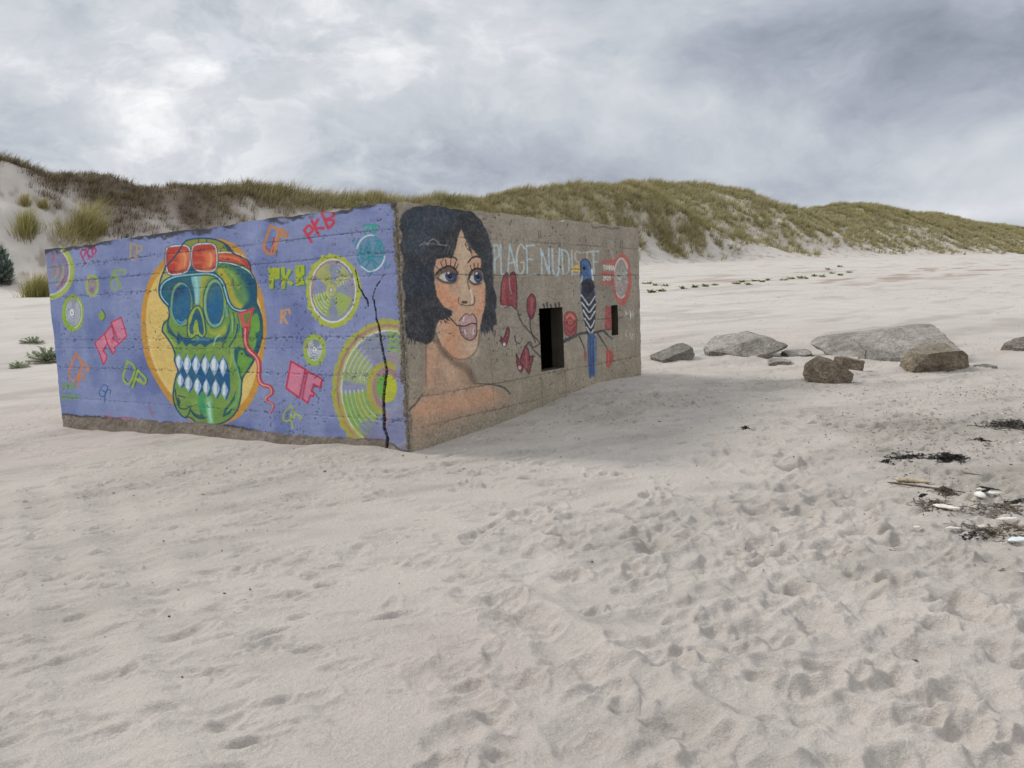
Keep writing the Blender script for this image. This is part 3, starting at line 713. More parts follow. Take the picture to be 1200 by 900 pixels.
# the big record by the corner
BX, BY, RX, RY = 818, 452, 345, 432
def fr(f): return BX-(BX-0)*0, RX*f, RY*f
m.fill(spiky(BX,BY,RX*1.0,RY,.022,110,15), (166,166,66), soft=.8)
m.ell(BX, BY, RX*.93, RY*.93, (160,120,112), soft=.8); m.ell(BX, BY, RX*.885, RY*.885, (170,168,96), soft=.8); m.ell(BX, BY, RX*.85, RY*.85, (202,200,186), soft=.6)
m.ell(BX, BY, RX*.82, RY*.82, (126,132,164), soft=.8)
for r in np.linspace(.42, .80, 6):
    m.arc(BX, BY, RX*r, RY*r, 190, 225, 22, (150,172,84), soft=1., alpha=.85); m.arc(BX, BY, RX*(r+.03), RY*(r+.03), 195, 232, 6, (206,212,196), alpha=.7)
    m.arc(BX, BY, RX*r, RY*r, 118, 172, 30, (146,170,60) if int(r*20) % 2 else (126,166,72), soft=1., alpha=.9); m.arc(BX, BY, RX*(r+.035), RY*(r+.035), 120, 178, 7, (210,218,200), alpha=.75)
    m.arc(BX, BY, RX*r, RY*r, -88, -40, 24, (132,170,72) if r > .55 else (164,140,128), soft=1., alpha=.8)
    m.arc(BX, BY, RX*r, RY*r, 20, 60, 12, (160,140,128), soft=1., alpha=.5)
m.arc(BX, BY, RX*.76, RY*.76, 235, 275, 14, (112,140,104), soft=1., alpha=.7); m.ell(730, 200, 80, 60, (128,134,150), soft=4, alpha=.5)
m.arc(BX-10, BY, 105, 150, 110, 300, 34, (168,160,62), soft=.9); m.arc(BX-5, BY, 78, 115, 120, 310, 22, (166,116,104), soft=.8)
m.ell(815, 450, 62, 88, (176,182,44), soft=.6); m.ell(775, 440, 30, 72, (98,160,72), soft=1.4, alpha=.9)
m.stroke([(600,760),(560,690),(530,560)], 28, (176,152,62), soft=1.2, alpha=.6); m.lines([[(590,790),(585,740)],[(620,800),(610,700)],[(650,790),(640,700)]], 24, (166,164,72), soft=1.3, alpha=.5)
m.stroke([(680,752),(770,755)], 26, (160,90,96), soft=1., alpha=.7); m.stroke([(815,600),(812,700)], 22, (170,120,120), soft=1.6, alpha=.6); m.stroke([(860,382),(910,384)], 10, (176,84,96), alpha=.7)
m.fill([(640,690),(700,640),(800,680),(860,600),(945,560),(960,900),(830,880),(690,760)], (122,126,164), soft=3, alpha=.8)
m.lines([[(900,60),(890,200)],[(910,560),(900,650)],[(880,590),(925,540)]], 24, (140,140,150), soft=2.5, alpha=.4)

# bare strip at the foot of the wall
base = np.interp(pxL, [60,77,95,113,180,250,300,328,368,404,452,456,470,490], [484,485,488,489,493.5,497,505,509,511,513.5,515.5,519,527,534])
wb = fbm(UL/.10, VL/.06, 111, 3)*1.9+fbm(UL/.5, VL/.3, 112, 2)*1.5
bare = sstep(-.7, .7, pyL-base+wb)
conL = np.array([122, 111, 99])+fbm(UL/.2, VL/.12, 113, 4)[..., None]*22
m.c = m.c*(1-bare[..., None])+conL*bare[..., None]; m.paint *= 1-bare
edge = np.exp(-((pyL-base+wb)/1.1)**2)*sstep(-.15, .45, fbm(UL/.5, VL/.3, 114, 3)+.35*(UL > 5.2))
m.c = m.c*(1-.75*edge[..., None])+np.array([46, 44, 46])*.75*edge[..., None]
# corner strip of naked concrete and grit
cs = sstep(.045, .02, UL+.03*fbm(VL/.09, UL*0, 115, 4)+.02*fbm(VL/.03, UL/.03, 116, 2))
grit = np.array([104, 96, 84])+fbm(UL/.012, VL/.012, 117, 2)[..., None]*42
m.c = m.c*(1-cs[..., None])+grit*cs[..., None]
# stains along the top, drips, pits
top = sstep(.060, 0.02, BH-VL+.060*fbm(UL/.12, VL/.06, 118, 5))*sstep(-.45, .15, fbm(UL/.5, VL/.4, 119, 3))
m.c = m.c*(1-.8*top[..., None])+np.array([48, 48, 52])*.8*top[..., None]
gr_ = sstep(.05, .6, fbm(UL/.35, VL/.7, 120, 4))*sstep(1.2, 0., UL)*sstep(1.2, 2.3, VL)
m.c = m.c*(1-.35*gr_[..., None])+np.array([70, 74, 92])*.35*gr_[..., None]
SEAM_L = []
PITL = np.zeros_like(UL); 
for q in ([(293,311),(460,295.5)], [(369,277),(460,268)], [(309,397),(352,396)], [(309,443),(470,442)], [(300,491),(475,494.5)], [(330,409.5),(460,409)], [(300,333),(455,322)]):
    d0 = [np.linalg.lstsq(np.array([BN, -ray(*a)]).T, CAM-(BP+BL*0), rcond=None)[0][0] for a in q[:0]]
    r_ = ray(*q[-1]); tt = ((BP-CAM)@BR)/(r_@BR); SEAM_L.append(float((CAM+r_*tt-BP)@BN))
SEAM_L = sorted(SEAM_L)
SEAM_W = [.0, .15, .15, -.1, .2, .9, .8]
for i, h in enumerate(SEAM_L):
    w = np.abs(VL-h-.004*vnoise(UL/.5, UL*0, 130+i))
    on = sstep(-.5, .2, fbm(UL/.45, UL*0, 140+i, 3)+SEAM_W[i % 7]-.75)
    ln = np.exp(-(w/.0050)**2)*on
    m.c = m.c*(1-.5*ln[..., None])+np.array([58, 62, 84])*.5*ln[..., None]
    sp = sstep(.38, .5, fbm(UL/.030, VL/.018, 150+i, 3)+.30*np.exp(-(w/.03)**2)-.20+.2*fbm(UL/.7, UL*0, 155+i, 2))*np.exp(-(w/.06)**2)
    PITL = np.maximum(PITL, sp)
PITL = np.maximum(PITL, sstep(.46, .54, fbm(UL/.032, VL/.032, 161, 3))*sstep(.0, .4, fbm(UL/.6, VL/.6, 162, 3)))
m.c = m.c*(1-.45*PITL[..., None])+np.array([66, 70, 88])*.45*PITL[..., None]
# crack: the dark of its depth is painted in, spreading onto the lip
def pdist(px, py, pts):
    best = np.full(px.shape, 1e9); par = np.zeros(px.shape)
    for i in range(len(pts)-1):
        ax, ay = pts[i]; ex, ey = pts[i+1][0]-ax, pts[i+1][1]-ay; L = ex*ex+ey*ey
        t = np.clip(((px-ax)*ex+(py-ay)*ey)/L, 0, 1); dd = np.hypot(px-ax-t*ex, py-ay-t*ey)
        k = dd < best; best[k] = dd[k]; par[k] = ((i+t)/(len(pts)-1))[k]
    return best, par
z6 = lambda p: [(300+x/5.295, 370+y/5.295) for x, y in p]
z5 = lambda p: [(300+x/5.622, 230+y/5.622) for x, y in p]
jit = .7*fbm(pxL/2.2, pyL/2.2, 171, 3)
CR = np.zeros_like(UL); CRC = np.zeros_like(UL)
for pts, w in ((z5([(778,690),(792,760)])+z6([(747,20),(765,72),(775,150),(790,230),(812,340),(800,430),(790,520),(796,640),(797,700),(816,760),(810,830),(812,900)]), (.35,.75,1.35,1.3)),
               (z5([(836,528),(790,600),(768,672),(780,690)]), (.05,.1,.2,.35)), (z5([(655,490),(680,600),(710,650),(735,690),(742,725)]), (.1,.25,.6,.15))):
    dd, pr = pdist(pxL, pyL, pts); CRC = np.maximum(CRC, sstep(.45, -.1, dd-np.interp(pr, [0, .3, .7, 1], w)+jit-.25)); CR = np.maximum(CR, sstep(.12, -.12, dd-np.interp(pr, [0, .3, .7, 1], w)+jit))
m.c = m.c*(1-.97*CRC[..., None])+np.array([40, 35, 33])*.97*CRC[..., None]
# worn paint
wear = sstep(.30, .5, fbm(UL/.03, VL/.03, 181, 3)+.25*fbm(UL/.7, VL/.7, 182, 3)-.12)*.35*(1-bare)
m.c = m.c*(1-wear[..., None])+(m.c*.5+np.array([150, 148, 158])*.5)*wear[..., None]
m.c *= (1+.05*fbm(UL/.012, VL/.012, 183, 2))[..., None]
gy = m.c.mean(-1, keepdims=True); m.c = m.c*.88+(gy*.6+128*.4)*.12
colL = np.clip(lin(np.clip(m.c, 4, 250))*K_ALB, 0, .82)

M_WALL = painted_mat('painted_concrete', s1=5., s2=130., lo=.93, hi=1.07, bs=.6, bd=.004)
M_CONC = None
bunker = empty('concrete_bunker', BP)
tag(bunker, 'half buried concrete bunker with blue skull mural and painted portrait of a woman', 'bunker')
chip = .012+.020*np.clip(fbm(nL/.10, nL*0, 191, 4)+.2, 0, 1)       # broken corner, metres
def build_wall(name, d, nin, us, ns, P, col, relief, hole=None, mat=None, parent=None, endchip=True):
    """front grid (relief in metres, positive = inwards) with broken arrises and returns"""
    nv, nu = P.shape[:2]; L = us[-1]
    u2 = chip[:, None]*np.clip(1-us/.25, 0, 1)[None, :]**2
    tp = np.clip(.012+.022*fbm(us/.16, us*0+d[0]*9, 193, 5)+.02*vnoise(us/.9, us*0, 194), 0, .07)
    v2 = -tp[None, :]*np.clip(1-(BH-ns)/.2, 0, 1)[:, None]**2
    e2 = -np.clip(.006+.018*fbm(ns/.07, ns*0+d[0]*5, 195, 3), 0, .05)[:, None]*np.clip(1-(L-us)/.15, 0, 1)[None, :]**2
    Q = P+(u2+e2)[..., None]*d+v2[..., None]*BN+relief[..., None]*nin
    verts = [Q.reshape(-1, 3)]; cols = [col.reshape(-1, 3)]
    F = grid_faces(nv, nu)
    if hole is not None: F = F[~hole.reshape(-1)]
    faces = [F]; off = nv*nu
    def strip(A, B, ca, n=3):
        nonlocal off
        k = len(A); rows = np.stack([A+(B-A)*t for t in np.linspace(0, 1, n)], 0)
        verts.append(rows.reshape(-1, 3)); cols.append(np.tile(ca, (n, 1))); faces.append(grid_faces(n, k)+off); off += n*k
    top_ = Q[-1]; strip(top_, top_+nin*.35-BN*.01, np.clip(col[-1], .1, .3))
    end_ = Q[:, -1]; strip(end_, end_+nin*.17, col[:, -1]*.9)
    return np.concatenate(verts), np.concatenate(faces), np.concatenate(cols), Q

# ===== wall with the portrait
NU2 = 800
DOOR = (2.335, 2.865, .52, 1.255); SLIT = (4.14, 4.335, .83, 1.235)
uR = np.linspace(0, LR, NU2); nR = nL
UR, VR, PR = wall_points(BR, uR, nR)
pxR, pyR = proj(PR)
w = Mural(pxR, pyR, (128, 117, 101))
agg = fbm(UR/.014, VR/.014, 201, 2); agg2 = fbm(UR/.035, VR/.03, 202, 3)
w.c += fbm(UR/.8, VR/.5, 203, 5)[..., None]*np.array([15, 14, 12])+fbm(UR/.15, VR/.5, 204, 4)[..., None]*8
w.c += sstep(1.2, .2, VR)[..., None]*np.array([6, 3, -3])
ZA = lambda: w.sheet(460, 230, 4.736)
ZC = lambda: w.sheet(440, 220, 3.)
ZD = lambda: w.sheet(560, 250, 4.0905)
# neck and shoulders
ZC()
w.fill([(177,548),(205,490),(215,530),(258,582),(330,610),(332,645),(346,682),(372,690),(420,700),(472,728),(480,770),(420,810),(330,850),(220,890),(118,925),(116,850),(116,790),(165,735),(176,690)], (172,124,94), soft=4., alpha=.66, smooth=False)
w.fill([(340,800),(520,700),(500,880),(240,920)], (132,118,100), soft=11, alpha=.5); w.stroke([(110,900),(300,850),(480,780)], 50, (132,118,100), soft=8, alpha=.5)
w.fill([(180,560),(215,560),(200,680),(180,690)], (196,140,102), soft=3, alpha=.5); w.stroke([(250,620),(290,700),(300,760)], 40, (192,152,118), soft=6, alpha=.5)
w.stroke([(150,780),(260,760),(400,735)], 60, (186,130,92), soft=7, alpha=.6)
w.stroke([(216,520),(238,570),(285,615),(325,640),(345,680)], 26, (104,84,66), soft=3., alpha=.75)
w.stroke([(178,550),(177,690)], 6, (112,84,66), soft=.8, alpha=.7)
w.stroke([(334,640),(346,682),(370,692)], 5, (96,78,66), soft=.6, alpha=.7)
w.stroke([(366,688),(410,692),(450,702),(474,724)], 7, (66,64,62), taper=(.5,1,.8)); w.stroke([(166,724),(142,758),(114,784)], 8, (74,70,66), taper=(.6,1,1), alpha=.85)
# face
ZA()
face = [(382,182),(410,240),(450,300),(492,345),(502,430),(516,500),(515,600),(500,670),(488,730),(476,790),(472,835),(450,872),(420,900),(370,905),(300,870),(262,800),(240,740),(250,690),(330,660),(330,635),(285,615),(248,560),(232,480),(228,400),(250,340),(330,340),(360,250)]
w.fill(face, (184,140,106), soft=.8, alpha=.95)
w.fill([(384,195),(408,250),(430,310),(425,420),(420,560),(400,620),(370,600),(385,480),(370,370),(355,300)], (178,152,120), soft=3, alpha=.8)
w.stroke([(270,520),(300,580),(340,600)], 80, (198,126,88), soft=5, alpha=.85)
w.stroke([(490,520),(500,580),(480,640)], 44, (192,124,88), soft=4, alpha=.8)
w.fill([(262,350),(340,350),(350,400),(300,390),(250,430),(238,390)], (184,124,94), soft=2.5, alpha=.55)
w.fill([(425,370),(490,350),(498,410),(440,410)], (182,126,96), soft=2, alpha=.5)
w.stroke([(340,780),(320,830),(350,870)], 70, (188,126,88), soft=5, alpha=.8); w.stroke([(430,830),(450,860)], 60, (186,160,126), soft=4, alpha=.7)
w.stroke([(300,690),(330,760),(300,800)], 60, (190,126,88), soft=5, alpha=.7)
w.stroke([(515,520),(514,610),(498,690),(484,760),(474,830),(448,876),(400,904),(340,895),(280,840)], 9, (98,78,64), soft=.7, alpha=.7)
w.stroke([(252,800),(275,845),(310,890),(330,905)], 14, (92,76,62), soft=1.2, alpha=.7)
# eyes
for sh in ([(240,440),(280,400),(340,400),(365,440),(345,485),(280,482)], [(420,450),(445,410),(495,405),(500,470),(470,492),(430,480)]):
    w.fill(sh, (92,72,58), soft=2.5, alpha=.75)
w.fill([(258,446),(285,423),(320,415),(352,436),(344,464),(300,471),(270,460)], (176,171,162)); w.ell(324, 442, 33, 32, (38,54,96)); w.ell(318, 440, 13, 17, (22,24,34)); w.ell(310, 424, 7, 8, (226,228,230)); w.stroke([(300,452),(318,462),(336,456)], 8, (78,104,148), alpha=.7)
w.fill([(428,458),(448,424),(470,412),(494,422),(498,458),(480,478),(450,478)], (174,169,160)); w.ell(476, 447, 24, 34, (38,54,96)); w.ell(474, 446, 10, 16, (22,24,34)); w.ell(468, 428, 5, 7, (224,228,230)); w.stroke([(466,462),(484,462)], 7, (78,104,148), alpha=.7)
w.stroke([(250,425),(285,405),(330,408),(355,430)], 20, (52,42,40), soft=1.6, alpha=.6); w.stroke([(430,435),(460,412),(495,416)], 18, (52,42,40), soft=1.6, alpha=.6)
w.fill([(248,436),(282,406),(325,402),(358,430),(328,423),(290,427)], (98,74,62), soft=.9, alpha=.9); w.fill([(428,446),(448,412),(472,404),(498,412),(498,428),(472,421),(448,430)], (98,74,62), soft=.9, alpha=.9)
w.stroke([(236,442),(262,410),(308,388),(346,402),(362,434)], 11, (34,30,32), taper=(.5,1,.6)); w.stroke([(240,450),(280,477),(330,480),(352,464)], 7, (60,46,42), alpha=.85)
w.stroke([(424,456),(438,418),(468,400),(498,408)], 10, (34,30,32)); w.stroke([(428,468),(452,490),(492,484)], 7, (60,46,42), alpha=.85)
w.lines([[(262,410),(240,388)],[(280,398),(266,366)],[(300,390),(294,350)],[(322,390),(324,352)],[(340,396),(354,358)],[(350,404),(366,378)],[(440,412),(432,384)],[(456,402),(452,374)],[(474,398),(476,370)],[(490,402),(496,380)]], 5, (40,34,34), soft=.35)
w.stroke([(246,346),(300,334),(342,340),(358,354)], 11, (38,34,36), taper=(.6,1,.7)); w.stroke([(418,368),(440,344),(470,334),(496,346)], 11, (38,34,36), taper=(.6,1,.8))
# nose
w.stroke([(416,460),(422,500),(440,540),(456,572),(450,600),(430,606)], 8, (84,66,56), soft=.5, alpha=.9); w.stroke([(408,380),(412,450)], 18, (150,124,98), soft=2, alpha=.6)
w.stroke([(432,520),(444,560),(438,590)], 10, (206,188,164), soft=.7, alpha=.9); w.ell(400, 588, 17, 9, (58,42,38)); w.stroke([(370,560),(368,590),(384,606)], 6, (110,80,64)); w.stroke([(384,600),(410,608),(430,604)], 5, (84,62,54))
# mouth
w.fill([(370,692),(395,660),(414,652),(430,662),(446,652),(466,682),(466,708),(440,706),(402,722),(370,716)], (166,128,126)); w.fill([(372,722),(410,722),(466,714),(466,762),(442,796),(410,792),(382,764)], (150,114,112))
w.stroke([(354,716),(400,720),(440,706),(468,710)], 8, (52,38,40)); w.stroke([(370,692),(395,660),(414,652),(430,662),(446,652),(466,682),(468,710)], 5, (70,50,50)); w.stroke([(372,722),(382,764),(410,793),(442,798),(467,764),(467,716)], 7, (78,58,54))
w.lines([[(392,690),(396,672)],[(450,735),(448,765)],[(400,745),(404,765)]], 8, (206,190,184), alpha=.8); w.stroke([(312,668),(350,708),(366,720)], 7, (64,50,46))
# hair
hair = [(32,150),(58,92),(120,56),(200,40),(280,38),(350,55),(392,60),(440,78),(490,130),(530,210),(550,290),(555,400),(560,500),(577,560),(572,640),(580,710),(560,720),(560,770),(540,722),(525,772),(514,722),(495,766),(488,730),(496,690),(515,600),(516,500),(500,420),(490,345),(440,292),(402,232),(382,182),(372,195),(358,250),(338,330),(325,345),(300,338),(248,346),(228,400),(233,480),(248,560),(288,618),(335,634),(326,664),(298,680),(258,692),(242,720),(235,762),(222,805),(190,822),(130,805),(70,782),(54,740),(45,600),(40,450),(35,300),(27,200)]
w.fill(hair, (38,41,47), soft=.9, smooth=False, wob=.8)
w.fill([(60,110),(150,60),(280,50),(340,70),(350,160),(250,200),(180,320),(60,300)], (46,58,70), soft=8, alpha=.75); w.fill([(60,420),(200,380),(220,500),(150,560),(60,540)], (34,44,60), soft=8, alpha=.6); w.stroke([(510,200),(535,300),(535,420)], 30, (50,56,66), soft=4, alpha=.6)
R2 = np.random.default_rng(5)
for k in range(70):
    a = R2.random()
    if a < .3: x, y, dx, dy = R2.uniform(60, 235), R2.uniform(770, 800), R2.normal(0, 8), R2.uniform(14, 34)
    elif a < .5: x, y, dx, dy = R2.uniform(225, 320), R2.uniform(655, 700), R2.uniform(-6, 26), R2.uniform(10, 26)
    elif a < .7: x, y, dx, dy = R2.uniform(490, 575), R2.uniform(690, 750), R2.normal(4, 6), R2.uniform(16, 40)
    elif a < .85: x, y, dx, dy = R2.uniform(255, 345), R2.uniform(300, 335), R2.normal(-4, 8), R2.uniform(20, 40)
    else: x, y, dx, dy = R2.uniform(400, 470), R2.uniform(220, 300), R2.uniform(6, 20), R2.uniform(15, 45)
    w.stroke([(x,y),(x+dx*.4,y+dy*.5),(x+dx,y+dy)], 6, (40,42,48), soft=.4, taper=(1,.8,.3))
w.lines([[(360,250),(335,330)],[(345,260),(318,335)],[(330,250),(300,320)],[(312,240),(282,318)]], 4, (96,92,84), alpha=.6); w.lines([[(420,250),(465,320)],[(410,240),(450,320)]], 4, (90,86,82), alpha=.5)
w.stroke([(150,275),(165,262),(180,255),(195,272),(205,250),(225,240),(245,250),(262,270),(280,272),(310,274)], 4, (150,150,148), alpha=.6); w.stroke([(155,270),(210,262),(250,268),(300,270)], 4, (150,150,148), alpha=.5); w.stroke([(190,262),(230,235),(262,262)], 3, (150,150,148), alpha=.5)
# beach lettering, chalky white and pale blue
ZD()
WB, WW = (146,176,186), (176,178,170)
for segs, col, al in (([[(78,152),(82,285)],[(78,152),(98,155),(101,200),(82,222)]], WB, .75), ([[(108,150),(112,291),(142,290)]], WB, .85),
    ([[(143,292),(153,148),(188,288)],[(148,238),(178,236)]], WB, .85), ([[(224,168),(206,148),(190,180),(187,240),(196,286),(215,284),(223,238),(208,236)]], WW, .85),
    ([[(234,155),(238,293)],[(234,155),(270,153)],[(236,220),(262,220)],[(238,293),(276,293)]], WB, .95), ([[(307,292),(303,168),(342,292),(340,168)]], WB, .9),
    ([[(357,170),(360,270),(371,294),(386,284),(391,170)]], WB, .9), ([[(403,175),(408,292)],[(403,175),(426,185),(437,230),(431,282),(408,292)]], WB, .85), ([[(450,178),(452,292)]], WW, .7),
    ([[(491,190),(472,184),(467,218),(488,248),(482,290),(460,290)]], WW, .6), ([[(503,188),(546,184)],[(524,188),(526,240)]], WW, .6), ([[(554,180),(557,290)],[(554,180),(578,182)],[(556,232),(574,232)]], WB, .65)):
    for s in segs: w.stroke(s, 8, col, alpha=al, soft=.4, smooth=len(s) > 4, wob=.5)
# petals and stems
PR_, PD = (126,46,54), (54,32,38)
for p in ([(113,335),(125,300),(141,284),(149,312),(160,286),(177,286),(186,335),(186,455),(160,440),(132,450),(109,425),(111,372)], [(257,384),(274,405),(276,460),(256,507),(238,470),(238,415)], [(109,588),(122,600),(145,545),(151,580),(132,638),(114,622)],
          [(205,690),(231,633),(250,690),(254,722),(246,766),(226,742),(209,720)], [(184,672),(196,700),(216,742),(204,760),(189,735)], [(248,690),(266,682),(258,720),(248,720)]):
    w.fill(p, PR_, soft=.5); w.stroke(p+p[:1], 5, PD, alpha=.85)
w.stroke([(128,320),(122,380),(130,430)], 18, (156,62,66), soft=1.6, alpha=.8); w.stroke([(170,320),(172,400)], 16, (122,42,54), soft=1.4, alpha=.8)
w.stroke([(150,300),(152,345),(160,385)], 6, (150,120,118), alpha=.8); w.stroke([(258,410),(256,480)], 10, (160,74,84), soft=1., alpha=.7); w.stroke([(112,445),(140,446)], 6, (182,160,150), alpha=.7); w.stroke([(232,660),(232,740)], 9, (166,80,92), soft=1., alpha=.7); w.ell(126, 628, 7, 9, (200,180,176)); w.ell(200, 740, 7, 9, (190,160,160))
w.lines([[(190,462),(204,512),(240,560),(282,602),(300,628)],[(250,508),(254,560),(276,618)],[(240,618),(268,655),(302,690)],[(228,640),(250,616),(266,642),(300,622)],[(178,590),(182,615),(200,625)],[(195,490),(206,486)]], 7, (60,54,54), soft=.4, alpha=.9)
ro = [(415,490),(430,472),(460,478),(474,510),(470,570),(455,590),(420,580),(412,540)]
w.fill(ro, (150,60,60)); w.stroke(ro+ro[:1], 4, (96,38,44), alpha=.8); w.stroke([(425,500),(445,485),(462,505)], 10, (198,104,72), alpha=.8); w.lines([[(425,520),(445,540),(462,520)],[(420,550),(445,570),(465,545)],[(440,500),(446,530)]], 5, (104,36,46), alpha=.8); w.ell(444, 522, 12, 12, (178,84,70), alpha=.8)
w.fill([(612,442),(648,450),(653,555),(607,555)], (146,58,56), smooth=False, soft=.7); w.stroke([(620,460),(625,545)], 9, (166,74,66), soft=1., alpha=.7)
# branch
BRN = (58,57,62)
w.stroke([(412,614),(448,596),(482,580),(520,572),(565,570),(600,564),(630,590),(644,602)], 13, BRN, taper=(1.2,1,.5)); w.lines([[(486,590),(505,632),(514,660)],[(576,578),(606,625),(624,656)],[(560,572),(600,560),(640,556)],[(420,600),(440,612)]], 8, BRN, taper=(1,.8,.5))
w.fill([(620,652),(650,680),(631,737),(615,726)], (166,62,56)); w.fill([(512,650),(524,680),(516,710),(508,690)], (142,72,62)); w.stroke([(626,670),(628,715)], 6, (196,110,84), alpha=.6)
# bird
w.fill([(490,250),(503,224),(525,224),(541,255),(548,322),(500,326),(488,285)], (46,80,130)); w.stroke([(505,235),(530,250),(540,300)], 12, (58,96,146), soft=1., alpha=.8); w.stroke([(546,270),(551,318)], 8, (206,210,208), alpha=.9); w.stroke([(500,300),(496,330)], 6, (190,200,206), alpha=.7)
w.fill([(441,266),(478,246),(494,258),(491,280),(452,275)], (190,156,66)); w.stroke([(442,268),(470,266),(492,270)], 4, (92,70,40)); w.stroke([(492,240),(494,284)], 6, (30,30,40)); w.ell(509, 263, 7, 9, (20,22,30)); w.stroke([(492,236),(506,221),(526,222),(542,254)], 4, (28,40,70))
w.fill([(498,328),(530,312),(556,335),(566,400),(563,500),(553,570),(545,592),(528,590),(512,525),(497,445),(490,370)], (36,40,54)); w.fill([(505,335),(530,322),(550,345),(545,380),(515,385)], (30,32,42), soft=1.5)
w.stroke([(494,345),(492,400)], 7, (120,130,150), alpha=.7); w.stroke([(560,360),(567,420)], 5, (120,130,160), alpha=.7)
for s in ([(497,392),(515,418),(532,440),(548,420),(561,398)], [(499,428),(518,455),(534,474),(550,455),(563,436)], [(505,465),(522,492),(536,508),(550,488),(561,470)], [(512,505),(528,530),(540,548),(552,530),(559,512)], [(520,545),(532,565),(542,578),(552,560)]):
    w.stroke(s, 7, (186,188,184), alpha=.9)
w.fill([(526,592),(565,590),(567,690),(562,776),(548,782),(533,778)], (48,76,122)); w.lines([[(538,600),(543,770)],[(553,600),(553,770)]], 4, (30,48,86), alpha=.8); w.stroke([(562,600),(562,760)], 4, (104,136,180), alpha=.7)
# red sign
w.sheet(690, 280, 12.857)
SR = (172,72,62)
w.ell(502, 610, 138, 400, SR, alpha=.92); w.fill([(195,318),(395,310),(395,372),(200,372)], SR, smooth=False); w.fill([(190,495),(400,490),(400,545),(192,545)], SR, smooth=False); w.fill([(192,640),(345,630),(345,690),(195,690)], SR, smooth=False); w.fill([(290,330),(420,300),(420,700),(330,700),(370,560),(380,420)], SR, smooth=False, alpha=.8)
w.ell(488, 590, 104, 295, (132,128,120)); w.arc(488, 590, 108, 298, 200, 330, 22, (186,182,172), alpha=.8); w.arc(488, 590, 106, 296, 60, 130, 22, (186,182,172), alpha=.8)
for k in range(46):
    a, r_ = R2.uniform(0, 2*pi), sqrt(R2.random())*.85; x, y = 488+100*r_*cos(a), 590+285*r_*sin(a)
    w.stroke([(x,y),(x+R2.normal(0, 25),y+R2.normal(0, 30))], 10, (186,186,184) if k % 3 else (96,92,88), alpha=.55)
def letters(txt, x, y, wd, ht, col, lw, al=1.):
    G = {'S': [[(1,.1),(.2,0),(0,.3),(.9,.6),(.8,1),(0,.95)]], 'O': [[(.5,0),(0,.5),(.5,1),(1,.5),(.5,0)]], 'M': [[(0,1),(.1,0),(.5,.6),(.9,0),(1,1)]], 'E': [[(1,0),(0,0),(0,1),(1,1)],[(0,.5),(.8,.5)]],
         '2': [[(0,.2),(.5,0),(.9,.3),(0,1),(1,1)]], '0': [[(.5,0),(0,.5),(.5,1),(1,.5),(.5,0)]], '1': [[(.2,.2),(.5,0),(.5,1)]], 'T': [[(0,0),(1,0)],[(.5,0),(.5,1)]], 'A': [[(0,1),(.5,0),(1,1)],[(.2,.6),(.8,.6)]], 'R': [[(0,1),(0,0),(.9,.2),(.1,.5),(1,1)]]}
    for i, ch in enumerate(txt):
        for s in G.get(ch, []): w.stroke([(x+wd*(i*1.3+a), y+ht*b) for a, b in s], lw, col, alpha=al, smooth=False, soft=.35)
letters('TOMMA', 216, 400, 27, 66, (206,196,188), 12, .85); letters('2021', 216, 562, 24, 58, (206,196,188), 12, .85)
w.stroke([(330,180),(350,240),(380,300)], 18, (170,160,166), alpha=.6, soft=.7); w.stroke([(55,190),(65,330),(70,520)], 20, (166,158,140), alpha=.7, soft=.8); w.stroke([(60,180),(140,190)], 30, (150,160,164), alpha=.5, soft=.8)
ZD()
for k in range(26):
    x, y = R2.uniform(704, 752), R2.choice([R2.uniform(465, 520), R2.uniform(560, 615)]); w.stroke([(x,y),(x+R2.normal(0, 4),y+R2.normal(0, 16))], 5, (176,174,170), alpha=.45)
w.lines([[(38,78),(44,96)],[(54,80),(60,98),(68,84)],[(288,80),(294,120)],[(300,84),(303,118)],[(684,130),(684,165)],[(694,128),(694,165)],[(485,120),(490,135)],[(515,110),(518,135)],[(148,40),(156,56),(162,28)]], 4, (64,58,54), alpha=.7, soft=.4)
w.stroke([(545,55),(560,70),(600,64),(640,72),(680,70)], 8, (60,54,50), soft=.8, alpha=.5)
w.lines([[(312,436),(318,450)],[(330,430),(334,450)],[(348,438),(352,450)],[(370,434),(374,448)],[(388,430),(390,446)]], 9, (40,38,36), alpha=.8, soft=.4)
# paint sits thinly on coarse concrete
thin = sstep(.05, .55, agg+.5*agg2)*.17*w.paint
bare_ = np.array([130, 120, 104])
w.c = w.c*(1-thin[..., None])+bare_*thin[..., None]
w.c *= (1+.11*agg+.07*agg2)[..., None]
SEAM_R = []
for q in ((530,322), (520,461), (560,485), (620,283.5), (560,388)):
    r_ = ray(*q); tt = ((BP-CAM)@BL)/(r_@BL); SEAM_R.append(float((CAM+r_*tt-BP)@BN))
for i, h in enumerate(SEAM_R):
    q = np.abs(VR-h-.006*vnoise(UR/.4, UR*0, 230+i)); on = sstep(-.45, .25, fbm(UR/.6, UR*0, 240+i, 3)+(.15, .15, .1, -.25, -.25)[i])
    ln = np.exp(-(q/.006)**2)*on; w.c = w.c*(1-.5*ln[..., None])+np.array([58, 52, 46])*.5*ln[..., None]
    sp = sstep(.40, .52, fbm(UR/.035, VR/.02, 250+i, 3)+.3*np.exp(-(q/.03)**2)-.2)*np.exp(-(q/.06)**2); w.c = w.c*(1-.5*sp[..., None])+np.array([62, 52, 46])*.5*sp[..., None]
